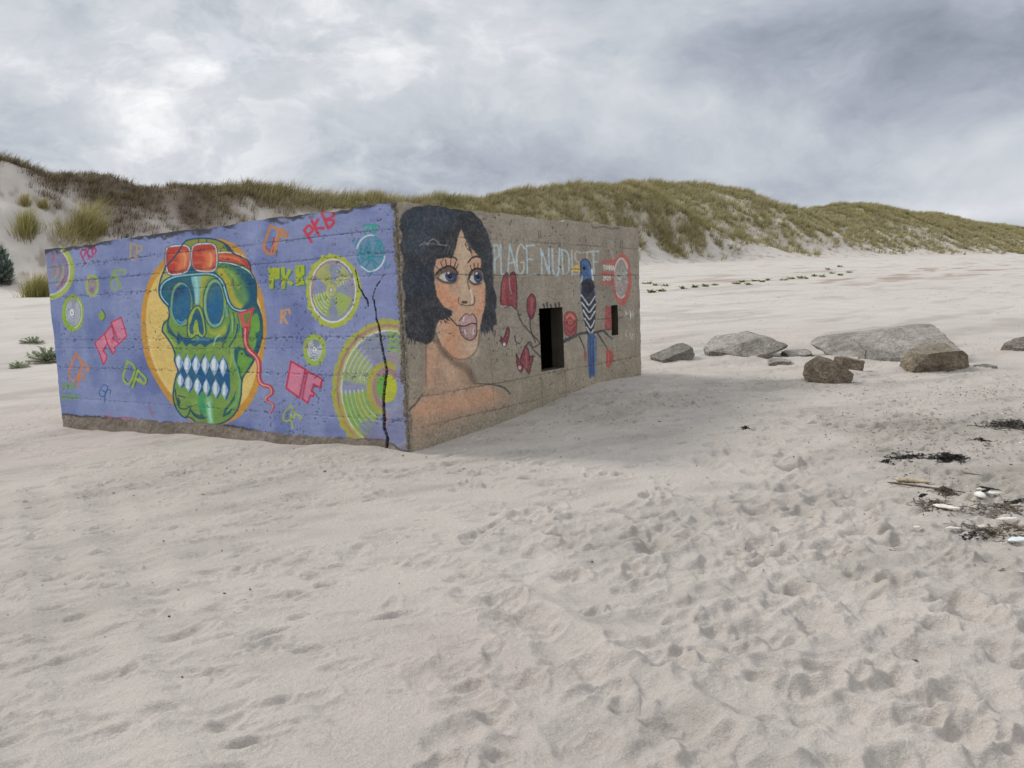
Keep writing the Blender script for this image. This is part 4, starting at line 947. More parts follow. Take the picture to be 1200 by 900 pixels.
for u0, v0, v1 in ((2.325, -.9, .5), (2.875, -.9, .52), (1.36, .3, .75), (4.13, -.5, .83), (4.86, .1, 1.25)):
    q = np.abs(UR-u0-.006*vnoise(VR/.2, VR*0, int(u0*50))); ln = np.exp(-(q/.007)**2)*((VR > v0) & (VR < v1)); w.c = w.c*(1-.35*ln[..., None])+np.array([66, 60, 52])*.35*ln[..., None]
pit = sstep(.50, .58, fbm(UR/.035, VR/.032, 261, 3))*(1-.7*w.paint)*sstep(.0, .5, fbm(UR/.7, VR/.5, 262, 3)+.25)
w.c = w.c*(1-.6*pit[..., None])+np.array([58, 50, 44])*.6*pit[..., None]
cs = sstep(.055, .02, UR+.04*fbm(VR/.09, UR*0, 265, 4))
grit = np.array([106, 98, 84])+fbm(UR/.014, VR/.014, 267, 2)[..., None]*45
w.c = w.c*(1-cs[..., None])+grit*cs[..., None]
lowb = sstep(.32, .10, VR+.08*UR*0+.04*fbm(UR/.2, UR*0, 268, 3))*.5
w.c = w.c*(1-lowb[..., None])+(np.array([126, 114, 92])*(1+.25*agg)[..., None])*lowb[..., None]
gy = w.c.mean(-1, keepdims=True); w.c = w.c*.72+(gy*.75+122*.25)*.28; w.c += (fbm(UR/.09, VR/.08, 270, 4)*7*w.paint)[..., None]
colR = np.clip(lin(np.clip(w.c, 4, 250))*K_ALB*1.38, 0, .82)

# relief
relL = .003*fbm(UL/.3, VL/.1, 301, 3)+.0025*vnoise(UL*0+.5, VL/.28, 303)+.0015*agg[:, :1]*0
for i, h in enumerate(SEAM_L): relL = relL+.002*np.exp(-((VL-h)/.008)**2)
relL = relL+.005*PITL+.26*CR+.006*bare*fbm(UL/.04, VL/.04, 305, 3)+.012*cs[:, :1]*0
csL = sstep(.10, .02, UL); relL = relL+csL*.010*np.abs(fbm(UL/.03, VL/.03, 307, 3))
relR = .004*fbm(UR/.3, VR/.12, 311, 3)+.0025*agg+.008*pit
for h in SEAM_R: relR = relR+.002*np.exp(-((VR-h)/.008)**2)
csR = sstep(.12, .02, UR); relR = relR+csR*.012*np.abs(fbm(UR/.03, VR/.03, 317, 3))

def cell_hole(us, ns, rects):
    uc = .5*(us[1:]+us[:-1]); nc = .5*(ns[1:]+ns[:-1]); h = np.zeros((len(nc), len(uc)), bool)
    for a, b, c, d in rects: h |= ((uc > a) & (uc < b))[None, :] & ((nc > c) & (nc < d))[:, None]
    return h
hole = cell_hole(uR, nR, (DOOR, SLIT))
NIL, NIR = BR, BL
def local(V): return np.asarray(V)-BP
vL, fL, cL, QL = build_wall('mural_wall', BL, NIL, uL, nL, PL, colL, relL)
vR, fR, cR, QR = build_wall('portrait_wall', BR, NIR, uR, nR, PR, colR, relR, hole)
# broken arris between the two walls belongs to the mural wall
A, B = QL[:, 0], QR[:, 0]
mid = (A+B)/2+(-BL-BR)*.004+(fbm(nL/.02, nL*0, 331, 2)*.006)[:, None]*(-BL-BR)
br = np.stack([A, mid, B], 0).reshape(-1, 3)
gcol = lin(np.clip(np.array([98, 90, 78])+fbm(np.arange(3*len(nL))/2., np.arange(3*len(nL))*0., 333, 2)[:, None]*45, 20, 230))*K_ALB
fL = np.concatenate([fL, grid_faces(3, len(nL))+len(vL)]); vL = np.concatenate([vL, br]); cL = np.concatenate([cL, gcol])
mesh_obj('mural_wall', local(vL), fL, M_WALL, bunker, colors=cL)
pw = mesh_obj('portrait_wall', local(vR), fR, M_WALL, bunker, colors=cR)

def bbox_mesh(corners8): return corners8, [(0,1,2,3),(7,6,5,4),(0,4,5,1),(1,5,6,2),(2,6,7,3),(3,7,4,0)]
def wall_box(u0, u1, v0, v1, n0, n1):
    """box in bunker coordinates: u along the mural wall, v along the portrait wall"""
    c = [(u0,v0,n0),(u1,v0,n0),(u1,v1,n0),(u0,v1,n0),(u0,v0,n1),(u1,v0,n1),(u1,v1,n1),(u0,v1,n1)]
    return np.array([BL*a+BR*b+BN*c_ for a, b, c_ in c])
def conc(name, col, s1=6., bd=.006):
    mm, nt, b = nodes(name); oc = objco(nt)
    n1 = noise(nt, s1, 6, .65, oc); n2 = noise(nt, 90., 3, .6, oc)
    c = mixc(nt, mrange(nt, n1.outputs[0], .3, .7, 0, 1), tuple(np.array(col)*.72), tuple(np.array(col)*1.2))
    c = mixc(nt, mrange(nt, n2.outputs[0], .35, .65, 0, .6), c, tuple(np.array(col)*.6))
    nt.links.new(c, b.inputs['Base Color']); b.inputs['Roughness'].default_value = .93; b.inputs['Specular IOR Level'].default_value = .2
    bump(nt, n2.outputs[0], b, .6, bd)
    return mm
M_CONC = conc('weathered_concrete', lin((128, 117, 101)))
def boxes(name, bl, mat, parent, smooth=False):
    V, F, o = [], [], 0
    for q in bl:
        v, f = bbox_mesh(q); V += list(v); F += [tuple(i+o for i in t) for t in f]; o += 8
    return mesh_obj(name, V, F, mat, parent, smooth=smooth)
M_REV = conc('dark_reveal_concrete', lin((84, 78, 66)))  # darker concrete tone for the reveals of both openings
boxes('roof_slab', [wall_box(.05, LL-.05, .05, LR-.05, BH-.32, BH-.035)], M_CONC, bunker)
boxes('rear_wall', [wall_box(.20, LL-.02, LR-.20, LR-.012, -.9, BH-.325)], M_CONC, bunker)
boxes('rear_wall', [wall_box(LL-.20, LL-.022, .20, LR-.205, -.9, BH-.325)], M_CONC, bunker)
# lining behind the two painted faces keeps the chamber dark
boxes('inner_lining', [wall_box(.10, LL-.21, .32, .40, -.9, BH-.325)], M_CONC, bunker)
def reveal(rect):
    a, b, c, d = rect
    uc = .5*(uR[1:]+uR[:-1]); nc = .5*(nR[1:]+nR[:-1])
    iu = np.nonzero((uc > a) & (uc < b))[0]; ni = np.nonzero((nc > c) & (nc < d))[0]
    i0, i1, j0, j1 = iu[0], iu[-1]+1, ni[0], ni[-1]+1
    ring = np.concatenate([QR[j0, i0:i1], QR[j0:j1, i1], QR[j1, i1:i0:-1], QR[j1:j0:-1, i0]])
    k = len(ring); rows = [ring+BL*t for t in (0, .05, .11, .17)]
    return np.concatenate(rows)-BP, grid_faces(4, k, wrap=True)
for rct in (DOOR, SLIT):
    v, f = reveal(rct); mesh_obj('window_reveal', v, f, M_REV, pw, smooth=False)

# ------------------------------------------------------------------ grasses
def leaf_mat(name, trans=.35):
    mm, nt, b = nodes(name)
    a = N(nt, 'ShaderNodeAttribute', attribute_name='paint')
    nt.links.new(a.outputs['Color'], b.inputs['Base Color']); b.inputs['Roughness'].default_value = .75
    b.inputs['Specular IOR Level'].default_value = .15
    tr = N(nt, 'ShaderNodeBsdfTranslucent'); nt.links.new(a.outputs['Color'], tr.inputs['Color'])
    mx = N(nt, 'ShaderNodeMixShader'); mx.inputs[0].default_value = trans
    out = [n for n in nt.nodes if n.type == 'OUTPUT_MATERIAL'][0]
    nt.links.new(b.outputs[0], mx.inputs[1]); nt.links.new(tr.outputs[0], mx.inputs[2]); nt.links.new(mx.outputs[0], out.inputs[0])
    return mm
M_GRASS = leaf_mat('marram_blades'); M_LEAF = leaf_mat('fleshy_leaves', .2)

def blades(base, h, lean, wid, col_b, col_t, R):
    """ribbon blades: base (n,3), height (n), lean (n,2) metres at the tip, width (n)"""
    n = len(base); az = R.uniform(0, 2*pi, n); side = np.stack([np.cos(az), np.sin(az), np.zeros(n)], 1)*(wid/2)[:, None]
    mid = base+np.stack([lean[:, 0]*.32, lean[:, 1]*.32, h*.58], 1); tip = base+np.stack([lean[:, 0], lean[:, 1], h], 1)
    V = np.stack([base-side, base+side, mid-side*.8, mid+side*.8, tip-side*.15, tip+side*.15], 1)
    o = np.arange(n)[:, None]*6
    F = np.concatenate([o+np.array([0,1,3,2]), o+np.array([2,3,5,4])])
    C = np.stack([col_b, col_b, (col_b+col_t)/2, (col_b+col_t)/2, col_t, col_t], 1)
    return V.reshape(-1, 3), F, C.reshape(-1, 3)

PAL = [lin(c) for c in ((176,164,124), (160,152,106), (138,136,90), (162,148,112), (142,132,98), (180,168,132))]
BRW = [lin(c) for c in ((112,96,80), (98,84,70), (124,108,88), (104,94,70))]
R3 = np.random.default_rng(33)
nC = 190000
s_ = R3.uniform(-60, 560, nC); tcs = tcrest(s_); t_ = R3.uniform(-.05, 1.5, nC)*tcs
X_ = O0[0]+SD[0]*s_+ND[0]*t_; Y_ = O0[1]+SD[1]*s_+ND[1]*t_; D_ = np.hypot(X_, Y_)
ri = np.clip(np.searchsorted(rr, D_), 0, NR-1); tj = np.clip(np.searchsorted(th, np.arctan2(X_, Y_)), 0, NT-1)
vg = veg[ri, tj]
az_ = np.degrees(np.arctan2(X_, Y_))
clump = np.maximum(sstep(-.22, .25, fbm((s_-.9*t_)/2.2, t_/4.5, 401, 3)), upm[ri, tj]*.85); clump = np.maximum(clump, 1-sstep(330, 450, pxs[ri, tj]))
keep = (R3.random(nC) < (.10+.90*clump)*vg*np.minimum(1, 85/D_)*(.66+.5*(D_ < 72))) & (np.abs(az_) < 46) & (Y_ > 5)
X_, Y_, D_, s_, t_ = X_[keep], Y_[keep], D_[keep], s_[keep], t_[keep]; nT = len(X_)
Z_ = base_z(X_, Y_)
pxx = np.interp(s_, np.sort(px2s([a for a, b in VT])), [a for a, b in VT])
left = 1-sstep(150, 420, pxx)
nB = 15
hh = R3.uniform(.32, 1.1, nT)*(.75+.5*sstep(-.4, .4, fbm(X_/5., Y_/5., 405, 2)))*(1-.5*left)*(1+.0012*D_); sp = R3.uniform(.18, .42, nT)*(1+.002*D_)
tone = fbm(X_/6., Y_/6., 403, 3)
bi = np.repeat(np.arange(nT), nB); n = len(bi)
off = R3.normal(0, 1, (n, 2))*sp[bi][:, None]*.6
base = np.stack([X_[bi]+off[:, 0], Y_[bi]+off[:, 1], Z_[bi]-.05], 1)
h = hh[bi]*R3.uniform(.6, 1.15, n)
lean = off*.7+np.stack([h*R3.uniform(.15, .6, n), R3.normal(0, .12, n)*h], 1)
wid = (.010+.00026*D_[bi])*R3.uniform(.7, 1.3, n)
tt_ = R3.normal(0, .22, nT); ci = np.clip(((tone[bi]*1.3+tt_[bi]+R3.normal(0, .14, n))*3+1.9), 0, 4.99).astype(int)
pal = np.array(PAL)[np.array([0, 3, 1, 1, 2])[ci]]; brw = np.array(BRW)[R3.integers(0, 4, n)]
isb = (R3.random(n) < left[bi]*.75+.10)[:, None]
cb = np.where(isb, brw, pal)*R3.uniform(.75, 1.1, n)[:, None]*(1+.5*tt_)[bi][:, None]
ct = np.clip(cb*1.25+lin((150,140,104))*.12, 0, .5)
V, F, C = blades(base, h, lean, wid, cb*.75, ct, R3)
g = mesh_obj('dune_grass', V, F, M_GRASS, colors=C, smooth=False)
tag(g, 'olive and straw coloured marram grass covering the dunes', 'grass', kind='stuff')

def tuft(label, px, py, hpx, wpx, cols, lean=.35, n=150, name='marram_tuft', group='separate marram tufts on the open sand of the left dune', cat='grass tuft', wscale=1.):
    p = hit(px, py); D = float(np.hypot(p[0], p[1])); H = hpx*.68/FPX*D; Wd = wpx*.62/FPX*D
    n = int(n*3.6)
    off = R3.normal(0, .24, (n, 2))*Wd*np.array([1, .8]); off = np.clip(off, -.5*Wd, .5*Wd)*np.array([1, 2.2])
    base = np.stack([off[:, 0], off[:, 1], np.zeros(n)], 1)
    for i in range(n): base[i, 2] = gz(p[0]+off[i, 0], p[1]+off[i, 1])-p[2]-.05
    h = H*R3.uniform(.3, 1.05, n)*(1-.6*np.abs(off[:, 0])/Wd)
    ln = off*.5+np.stack([h*R3.normal(1., .8, n)*lean, R3.normal(0, .2, n)*h], 1)
    c = np.array([lin(k) for k in cols])[R3.integers(0, len(cols), n)]*R3.uniform(.7, 1.15, n)[:, None]
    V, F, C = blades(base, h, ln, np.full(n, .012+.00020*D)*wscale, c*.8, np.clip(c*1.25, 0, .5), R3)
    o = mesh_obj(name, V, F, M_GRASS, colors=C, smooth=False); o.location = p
    return tag(o, label, cat, group)
ST = ((186,168,120), (166,154,100), (176,160,112), (142,136,84)); OL = ((150,146,88), (132,132,76), (166,156,102))
tuft('upright olive marram tuft standing alone on the bare sand slope, leftmost of the dune tufts', 32, 272, 38, 24, OL+ST[:1], .12, 190)
tuft('tallest marram tuft, straw tipped and leaning right above the end of the blue wall', 100, 272, 56, 30, ST, .5, 210)
tuft('low spreading straw coloured marram tuft at the foot of the tall leaning one', 82, 277, 26, 46, ST, .4, 170)
tuft('dark olive marram tuft beside the left edge of the blue wall', 46, 347, 44, 34, OL, .25, 230)
tuft('small yellowish marram tuft just uphill of the upright olive tuft', 29, 240, 20, 12, ST, .2, 80)
tuft('small brownish marram tuft between the two ridges of brown scrub', 51, 243, 18, 11, ST, .3, 70)
tuft('small marram tuft on the sand right of the tall leaning tuft, over the wall top', 118, 272, 22, 16, ST, .4, 80)

def leafy(label, px, py, wpx, hpx, cols, n, group=None, name='beach_plant', cat='plant', leaf=.05, parts=True):
    p = hit(px, py); D = float(np.hypot(p[0], p[1])); Wd = wpx/FPX*D; H = max(hpx/FPX*D, .05)
    V, F, C, o = [(0, 0, .01)], [], [lin(cols[0])*.6], 1
    for i in range(n):
        a = R3.uniform(0, 2*pi); r_ = sqrt(R3.random())*Wd*.5; x, y = r_*cos(a), r_*sin(a)*.8
        z = gz(p[0]+x, p[1]+y)-p[2]+R3.uniform(.05, 1)*H*(1-(r_/(Wd*.55))**2*.6)
        L = leaf*R3.uniform(.7, 1.5); b = R3.uniform(0, 2*pi); up = R3.uniform(-.1, .8)
        dx, dy, dz = L*cos(b), L*sin(b), L*up; sx, sy = -L*.35*sin(b), L*.35*cos(b)
        V += [(x, y, z), (x+dx*.5+sx, y+dy*.5+sy, z+dz*.6), (x+dx, y+dy, z+dz), (x+dx*.5-sx, y+dy*.5-sy, z+dz*.6)]
        F.append((o, o+1, o+2, o+3)); F.append((0, o, o+1)); o += 4
        c = lin(cols[R3.integers(0, len(cols))])*R3.uniform(.7, 1.2); C += [c]*4
    ob = mesh_obj(name, V, F, M_LEAF, colors=np.array(C), smooth=False); ob.location = p
    return tag(ob, label, cat, group)
GP = ((148,158,128), (162,170,140), (134,146,114), (172,174,146))
leafy('bushy grey green plant on the sand, nearest to the blue wall', 55, 424, 38, 17, GP, 260, 'grey green plants on the sand left of the bunker', leaf=.055)
leafy('low grey green plant behind the bushy one on the sand left of the wall', 38, 402, 25, 7, GP, 110, 'grey green plants on the sand left of the bunker', leaf=.05)
leafy('small flat grey green plant on the sand, lowest of the three by the left margin', 22, 431, 22, 6, GP, 90, 'grey green plants on the sand left of the bunker', leaf=.05)
leafy('dark blue green bush at the foot of the left dune, cut by the left margin', 1, 331, 26, 36, ((126,140,132), (142,150,138), (110,126,116)), 900, None, 'dune_bush', 'bush', leaf=.16)
for (px, py, wp) in ((758,333,16),(768,335,9),(779,336,12),(764,343,12),(776,342,11),(801,339,9),(815,337,11),(827,336,12),(838,335,8),(863,333,14),(870,331,8),(877,334,9),(886,330,11),(893,331,8),(900,329,7),(918,329,12),(927,327,9),(938,326,10),(945,327,7),(955,324,8),(963,325,10),(975,321,9),(985,323,8),(995,320,9),(970,316,8),(985,313,9)):
    leafy('small green plant in the line of seedlings along the foot of the dune', px, py, wp*.85, 1.8, ((150,158,108), (130,142,92), (164,166,122)), 34, 'green seedlings in a line along the dune foot', 'strandline_plant', leaf=.16)

# ------------------------------------------------------------------ rocks
M_ROCK = painted_mat('weathered_rock', s1=5.2, s2=28., lo=.66, hi=1.28, bs=1., bd=.05)
def n3(p, s, seed): return (fbm(p[:, 0]/s+p[:, 2]/s*.63, p[:, 1]/s-p[:, 2]/s*.71, seed, 4)+fbm(p[:, 2]/s+p[:, 0]/s*.31, p[:, 0]/s*.5-p[:, 1]/s*.8, seed+9, 4))*.5
def rock(label, px, py, dims0, yaw, col, seed, tilt=(0, 0), cuts=10, sink=.25, rough=.05, dust=.5, group='rocks half buried beyond the bunker', power=9., name='rock', layer=0.):
    p = hit(px, py); k = 60; dims = np.array(dims0)*np.array([.74, .8, .86])
    g1 = np.linspace(-1, 1, k); A, B = np.meshgrid(g1, g1); one = np.ones_like(A)
    P = np.concatenate([np.stack(q, -1).reshape(-1, 3) for q in ((A, B, one), (A, B, -one), (A, one, B), (A, -one, B), (one, A, B), (-one, A, B))])
    P = P/((np.abs(P)**power).sum(1)**(1/power))[:, None]
    R = np.random.default_rng(seed)
    for _ in range(cuts):
        nn = R.normal(0, 1, 3); nn[2] = abs(nn[2])*.9-.15; nn /= np.linalg.norm(nn); d = R.uniform(.60, .92)*np.abs(nn).sum()**.55
        e = np.clip(P@nn-d, 0, None); P = P-e[:, None]*nn
    P = P*np.array(dims)/2
    m_ = max(dims); nr = P/(np.linalg.norm(P, axis=1)[:, None]+1e-6)
    P = P+nr*(rough*m_*(0.75*n3(P, m_*.34, seed)+.8*n3(P, m_*.13, seed+3)-.5*np.abs(n3(P, m_*.2, seed+4))))[:, None]
    if layer: P[:, :2] *= (1+layer*np.sign(np.sin(P[:, 2]/dims[2]*15+3*n3(P, m_*.5, seed+5))))[:, None]
    P = P+nr*(.016*n3(P, .08, seed+6))[:, None]
    ax, ay = radians(tilt[0]), radians(tilt[1])
    Rx = np.array([[1,0,0],[0,cos(ax),-sin(ax)],[0,sin(ax),cos(ax)]]); Ry = np.array([[cos(ay),0,sin(ay)],[0,1,0],[-sin(ay),0,cos(ay)]]); Rz = np.array([[cos(yaw),-sin(yaw),0],[sin(yaw),cos(yaw),0],[0,0,1]])
    P = P@(Rz@Ry@Rx).T; P[:, 2] += -P[:, 2].min()-dims[2]*sink
    F = np.concatenate([grid_faces(k, k)+i*k*k for i in range(6)])
    # face normal estimate for sand lying on the flat tops
    fn = np.cross(P[F[:, 1]]-P[F[:, 0]], P[F[:, 3]]-P[F[:, 0]]); fn /= np.linalg.norm(fn, axis=1)[:, None]+1e-9
    ctr = P[F].mean(1)-np.array([0, 0, P[:, 2].mean()]); sg = np.sign((fn*ctr).sum(1)); fz = np.zeros(len(P)); np.add.at(fz, F.ravel(), np.repeat(fn[:, 2]*sg, 4)/4.)
    c = lin(col)*np.ones((len(P), 1)); c = c*(1+.30*n3(P, .25*m_, seed+7)[:, None]+.25*n3(P, .05*m_, seed+8)[:, None])
    du = (sstep(.55, .95, fz)*sstep(-.35, .35, n3(P, .2*m_, seed+11)+dust-.45)*min(1, dust*1.4))[:, None]
    c = c*(1-du*.75)+lin((186,177,166))*.9*du*.75
    o = mesh_obj(name, P, F, M_ROCK, colors=np.clip(c, .02, .7)); o.location = p
    md = o.modifiers.new('weld', 'WELD'); md.merge_threshold = .002
    return tag(o, label, 'rock', group)
GR = (146,140,129); BRN_ = (126,114,98)
rock('low grey rock with a dark broken end, close beside the far corner of the bunker', 788, 424, (.95,.6,.27), .35, (132,126,116), 3, (5,-14), 8, .34, .045, .4)
rock('pale grey slab slanting up out of the sand beside the rock at the bunker corner', 868, 418, (1.8,1.3,.27), .12, GR, 5, (11,-13), 7, .34, .035, .6)
rock('small dark brown stone under the raised end of the slanting pale slab', 897, 424, (.34,.3,.2), .7, (112,102,90), 7, (0,8), 9, .25, .06, .2)
rock('small thin grey stone lying in front of the slanting pale slab', 913, 427, (.5,.35,.12), -.3, GR, 8, (8,0), 6, .3, .04, .5)
rock('flat grey stone barely showing between the slanting slab and the large slab', 934, 417, (.62,.5,.14), .1, GR, 9, (6,0), 6, .4, .04, .6)
rock('largest rock, a broad flat grey slab tilted towards the viewer', 1040, 420, (2.65,2.3,.29), .10, (138,132,122), 11, (10,-8), 12, .30, .042, .5, power=7)
rock('angular brown rock nearest to the viewer, with a sloping left end', 970, 448, (.80,.55,.38), -.25, BRN_, 13, (4,12), 12, .22, .05, .15)
rock('small brown rock tucked behind the angular brown one', 994, 436, (.58,.40,.28), -.2, BRN_, 15, (4,8), 10, .25, .05, .2)
rock('rugged brown boulder overhanging its shaded underside at the right end of the large slab', 1098, 434, (1.25,.75,.46), -.05, (132,121,103), 17, (6,-2), 12, .12, .055, .35)
rock('thin flat stone in the sand at the right foot of the rugged boulder', 1154, 432, (.40,.3,.08), 0, (120,114,104), 19, (4,0), 5, .35, .04, .3)
rock('grey rock cut by the right margin of the picture', 1198, 413, (.75,.6,.34), .3, (128,120,110), 23, (0,-6), 9, .25, .05, .3)

# ------------------------------------------------------------------ things washed up on the sand
M_WOOD = painted_mat('bleached_driftwood', s1=14., s2=120., lo=.7, hi=1.2, bs=.6, bd=.004)
M_SHELL = painted_mat('bleached_shell', rough=.45, s1=20., s2=90., lo=.9, hi=1.05, bs=.2, bd=.001, spec=.4)
M_WEED = painted_mat('dried_seaweed', rough=.6, s1=20., s2=90., lo=.6, hi=1.3, bs=.3, bd=.002)
def on_sand(px, py, rad=.03):
    p = hit(px, py); p[2] = max(surf(p[0]+rad*i, p[1]+rad*j) for i in (-1, 0, 1) for j in (-1, 0, 1)); return p
def stick(name, label, px0, py0, px1, py1, wpx, col, flat=.6, bend=.0, cat='driftwood', group=None, taper=(.5,1,.85,.35), dz=.0, mat=None, lift=(0,0), seed=1):
    a, b = on_sand(px0, py0, .005), on_sand(px1, py1, .005); up_ = max(0, max(surf(*(a+(b-a)*t)[:2])-(a+(b-a)*t)[2] for t in np.linspace(0, 1, 25)))*.85; a[2] += up_; b[2] += up_; c0 = (a+b)/2
    D = np.hypot(*c0[:2]); r0 = wpx/FPX*D/2; L = np.linalg.norm(b-a); ns_, nc_ = 26, 10
    ax = unit(b-a); sd = unit(np.cross(ax, [0, 0, 1.])); V = []
    R = np.random.default_rng(seed)
    for i in range(ns_):
        t = i/(ns_-1); r_ = r0*np.interp(t, [0, .12, .6, 1], taper)*(1+.12*R.normal())
        ctr = a+(b-a)*t+sd*bend*L*sin(pi*t)+np.array([0, 0, r0*flat*.55+dz+lift[0]*(1-t)+lift[1]*t])
        if i in (0, ns_-1): r_ *= .25
        for j in range(nc_):
            q = 2*pi*j/nc_; rj = r_*(1+.14*R.normal()*.5); V.append(ctr+sd*rj*cos(q)+np.array([0, 0, rj*flat*sin(q)]))
    V = np.array(V); F = grid_faces(ns_, nc_, wrap=True)
    cc = lin(col)*(1+.25*fbm(np.arange(len(V))%nc_*2.3, np.arange(len(V))//nc_*.35, seed, 3))[:, None]
    o = mesh_obj(name, V-c0, F, mat or M_WOOD, colors=np.clip(cc, .01, .75)); o.location = c0
    return tag(o, label, cat, group)
stick('driftwood_plank', 'pale split driftwood plank lying in front of the black seaweed', 1049, 565, 1092, 567, 8, (176,160,132), .55, .02, taper=(.6,1,.9,.3), seed=2)
stick('long_twig', 'long thin brown twig running under the pale driftwood plank', 1039, 570, 1136, 577, 2.2, (96,80,64), 1., -.01, 'twig', seed=3)
stick('thin_twig', 'thin straight twig below the white pointed shell', 1128, 619, 1160, 631, 1.6, (120,104,84), 1., 0, 'twig', seed=4)
stick('fallen_twig', 'thin grey twig on the sand behind the black seaweed heap', 1128, 557, 1150, 560, 1.4, (104,92,78), 1., 0, 'twig', seed=5)
def shell(name, label, px, py, lpx, wpx, yaw, col=(226,220,206), pointed=0., group='bleached shells and cuttlebones among the wrack', th_=.22, cat='shell', tilt=.15):
    p = on_sand(px, py); D = np.hypot(*p[:2]); L, Wd = lpx/FPX*D, wpx/FPX*D*1.7
    nu_, nv_ = 26, 16; V = []
    for i in range(nu_):
        t = i/(nu_-1); x = (t-.5)*L; e = sqrt(max(0, 1-(2*t-1)**2)); e = e*(1-pointed)+pointed*min(e, 1.25*(1-t)+.02)
        for j in range(nv_):
            q = 2*pi*j/nv_; V.append((x, .5*Wd*e*cos(q), Wd*th_*e*sin(q)*(1. if sin(q) > 0 else .45)+tilt*x*.3))
    V = np.array(V); V = V+.004*fbm(V[:, 0]/.02, V[:, 1]/.02, 7, 2)[:, None]*np.array([0, 0, 1])
    V = V@np.array([[cos(yaw), sin(yaw), 0], [-sin(yaw), cos(yaw), 0], [0, 0, 1]]); V[:, 2] += .012
    cc = lin(col)*(1+.10*fbm(V[:, 0]/.03, V[:, 1]/.03, 9, 2))[:, None]
    o = mesh_obj(name, V, grid_faces(nu_, nv_, wrap=True), M_SHELL, colors=np.clip(cc, .02, .8)); o.location = p
    return tag(o, label, cat, group)
shell('cuttlebone', 'white pointed cuttlebone lying diagonally in front of the brown weed ball', 1109, 598, 27, 7, -.75, (226,216,200), .6, cat='cuttlebone')
shell('round_shell', 'round white shell in front of two crossed black stalks', 1148, 586, 9, 8, .2, (232,228,218), 0, th_=.3)
shell('long_shell', 'long white shell behind the crossed black stalks, upper of the two', 1154, 577, 17, 4, -.2, (214,210,186), .3)
shell('long_shell', 'long white shell under the right end of the crossed black stalks', 1164, 584, 15, 5, -.1, (224,220,208), .3)
shell('cuttlebone', 'white cuttlebone lying level, right of the diagonal pointed one', 1180, 612, 22, 5, .05, (222,214,202), .5, cat='cuttlebone')
shell('cuttlebone', 'bluish white cuttlebone at the right margin, lowest of the white pieces', 1193, 636, 22, 7, .1, (220,224,222), .3, cat='cuttlebone')
shell('shell_fragment', 'small white shell fragment left of the thin straight twig', 1118, 624, 16, 3.5, -.25, (216,206,192), .4)
shell('shell_fragment', 'small cream shell fragment beside the brown wrack at the right', 1151, 620, 9, 4, .3, (214,200,178), .2)
shell('shell_fragment', 'tiny white shell fragment farthest left among the white pieces', 1075, 620, 8, 3.5, .1, (218,212,204), .2)
stick('black_stalk', 'black seaweed stalk lying across the white shells, pointing right', 1147, 579, 1172, 585, 3, (34,32,30), .8, .03, 'seaweed stalk', 'crossed black stalks on the white shells', mat=M_WEED, dz=.02, seed=7)
stick('black_stalk', 'shorter black seaweed stalk leaning from the round shell up to the longer one', 1150, 586, 1163, 579, 3, (38,36,33), .8, 0, 'seaweed stalk', 'crossed black stalks on the white shells', mat=M_WEED, dz=.02, seed=8)
def weed(label, px, py, wpx, hpx, cols, n, name='seaweed_clump', group='clumps of dried seaweed', cat='seaweed', curl=1., wid=.010):
    p = on_sand(px, py); D = np.hypot(*p[:2]); Wd = wpx/FPX*D; H = hpx/FPX*D; V, F, C, o = [(0, 0, .004)], [], [lin(cols[0])], 1; ROOTS = []; n = int(n*.62); H *= .7
    for i in range(n):
        a = R3.uniform(0, 2*pi); q = R3.normal(0, .27, 2)*Wd*np.array([1, .75]); x, y = q
        rad = min(1, np.hypot(*q)/(Wd*.5)); z = surf(p[0]+x, p[1]+y)-p[2]+R3.random()*H*(1-rad*.8)
        L = R3.uniform(.03, .10)*min(1.4, Wd/.25); ns_ = 5; da = R3.normal(0, .8)*curl; el = R3.uniform(-.3, .6)
        c = lin(cols[R3.integers(0, len(cols))])*R3.uniform(.6, 1.3); w_ = wid*R3.uniform(.5, 1.4)
        for k in range(ns_):
            wv = w_*(1-.5*k/ns_); sx, sy = -sin(a+.6)*wv/2, cos(a+.6)*wv/2
            V += [(x-sx, y-sy, z+wv*.3), (x+sx, y+sy, z-wv*.3)]; C += [c, c]
            if k: F.append((o-2, o-1, o+1, o))
            elif i:
                pv = np.array(ROOTS); kk = int(np.argmin((pv[:, 0]-x)**2+(pv[:, 1]-y)**2)); F.append((int(pv[kk, 2]), o, o+1))
            else: F.append((0, o, o+1))
            if k == 0: ROOTS.append((x, y, o))
            o += 2; x += L/ns_*cos(a)*cos(el); y += L/ns_*sin(a)*cos(el); z = max(surf(p[0]+x, p[1]+y)-p[2]+.003, z+L/ns_*sin(el)); a += da; el -= .25
    ob = mesh_obj(name, V, F, M_WEED, colors=np.array(C), smooth=False); ob.location = p
    return tag(ob, label, cat, group)
BK = ((34,34,34), (46,44,42), (58,54,50)); BW = ((104,92,76), (88,78,64), (122,108,88))
weed('thick black seaweed heap, darkest and largest on the right hand sand', 1111, 538, 34, 10, BK, 420)
weed('long thin black seaweed strand heap left of the largest black heap', 1063, 536, 34, 5, BK, 200)
weed('small black seaweed knot left of all the other black clumps', 1038, 542, 12, 5, BK, 110)
weed('tangled brown hairy weed ball resting on the long twig', 1109, 577, 24, 9, BW, 420, 'weed_ball', wid=.005)
weed('small round black seaweed lump just left of the brown weed ball', 1081, 580, 8, 5, BK, 90)
weed('dark seaweed tangle at the right margin below the brown wrack', 1193, 589, 16, 6, BK, 140)
weed('broad grey brown wrack spread at the right margin behind the black heap', 1185, 500, 50, 9, ((84,78,70), (70,64,58), (98,90,80)), 460)
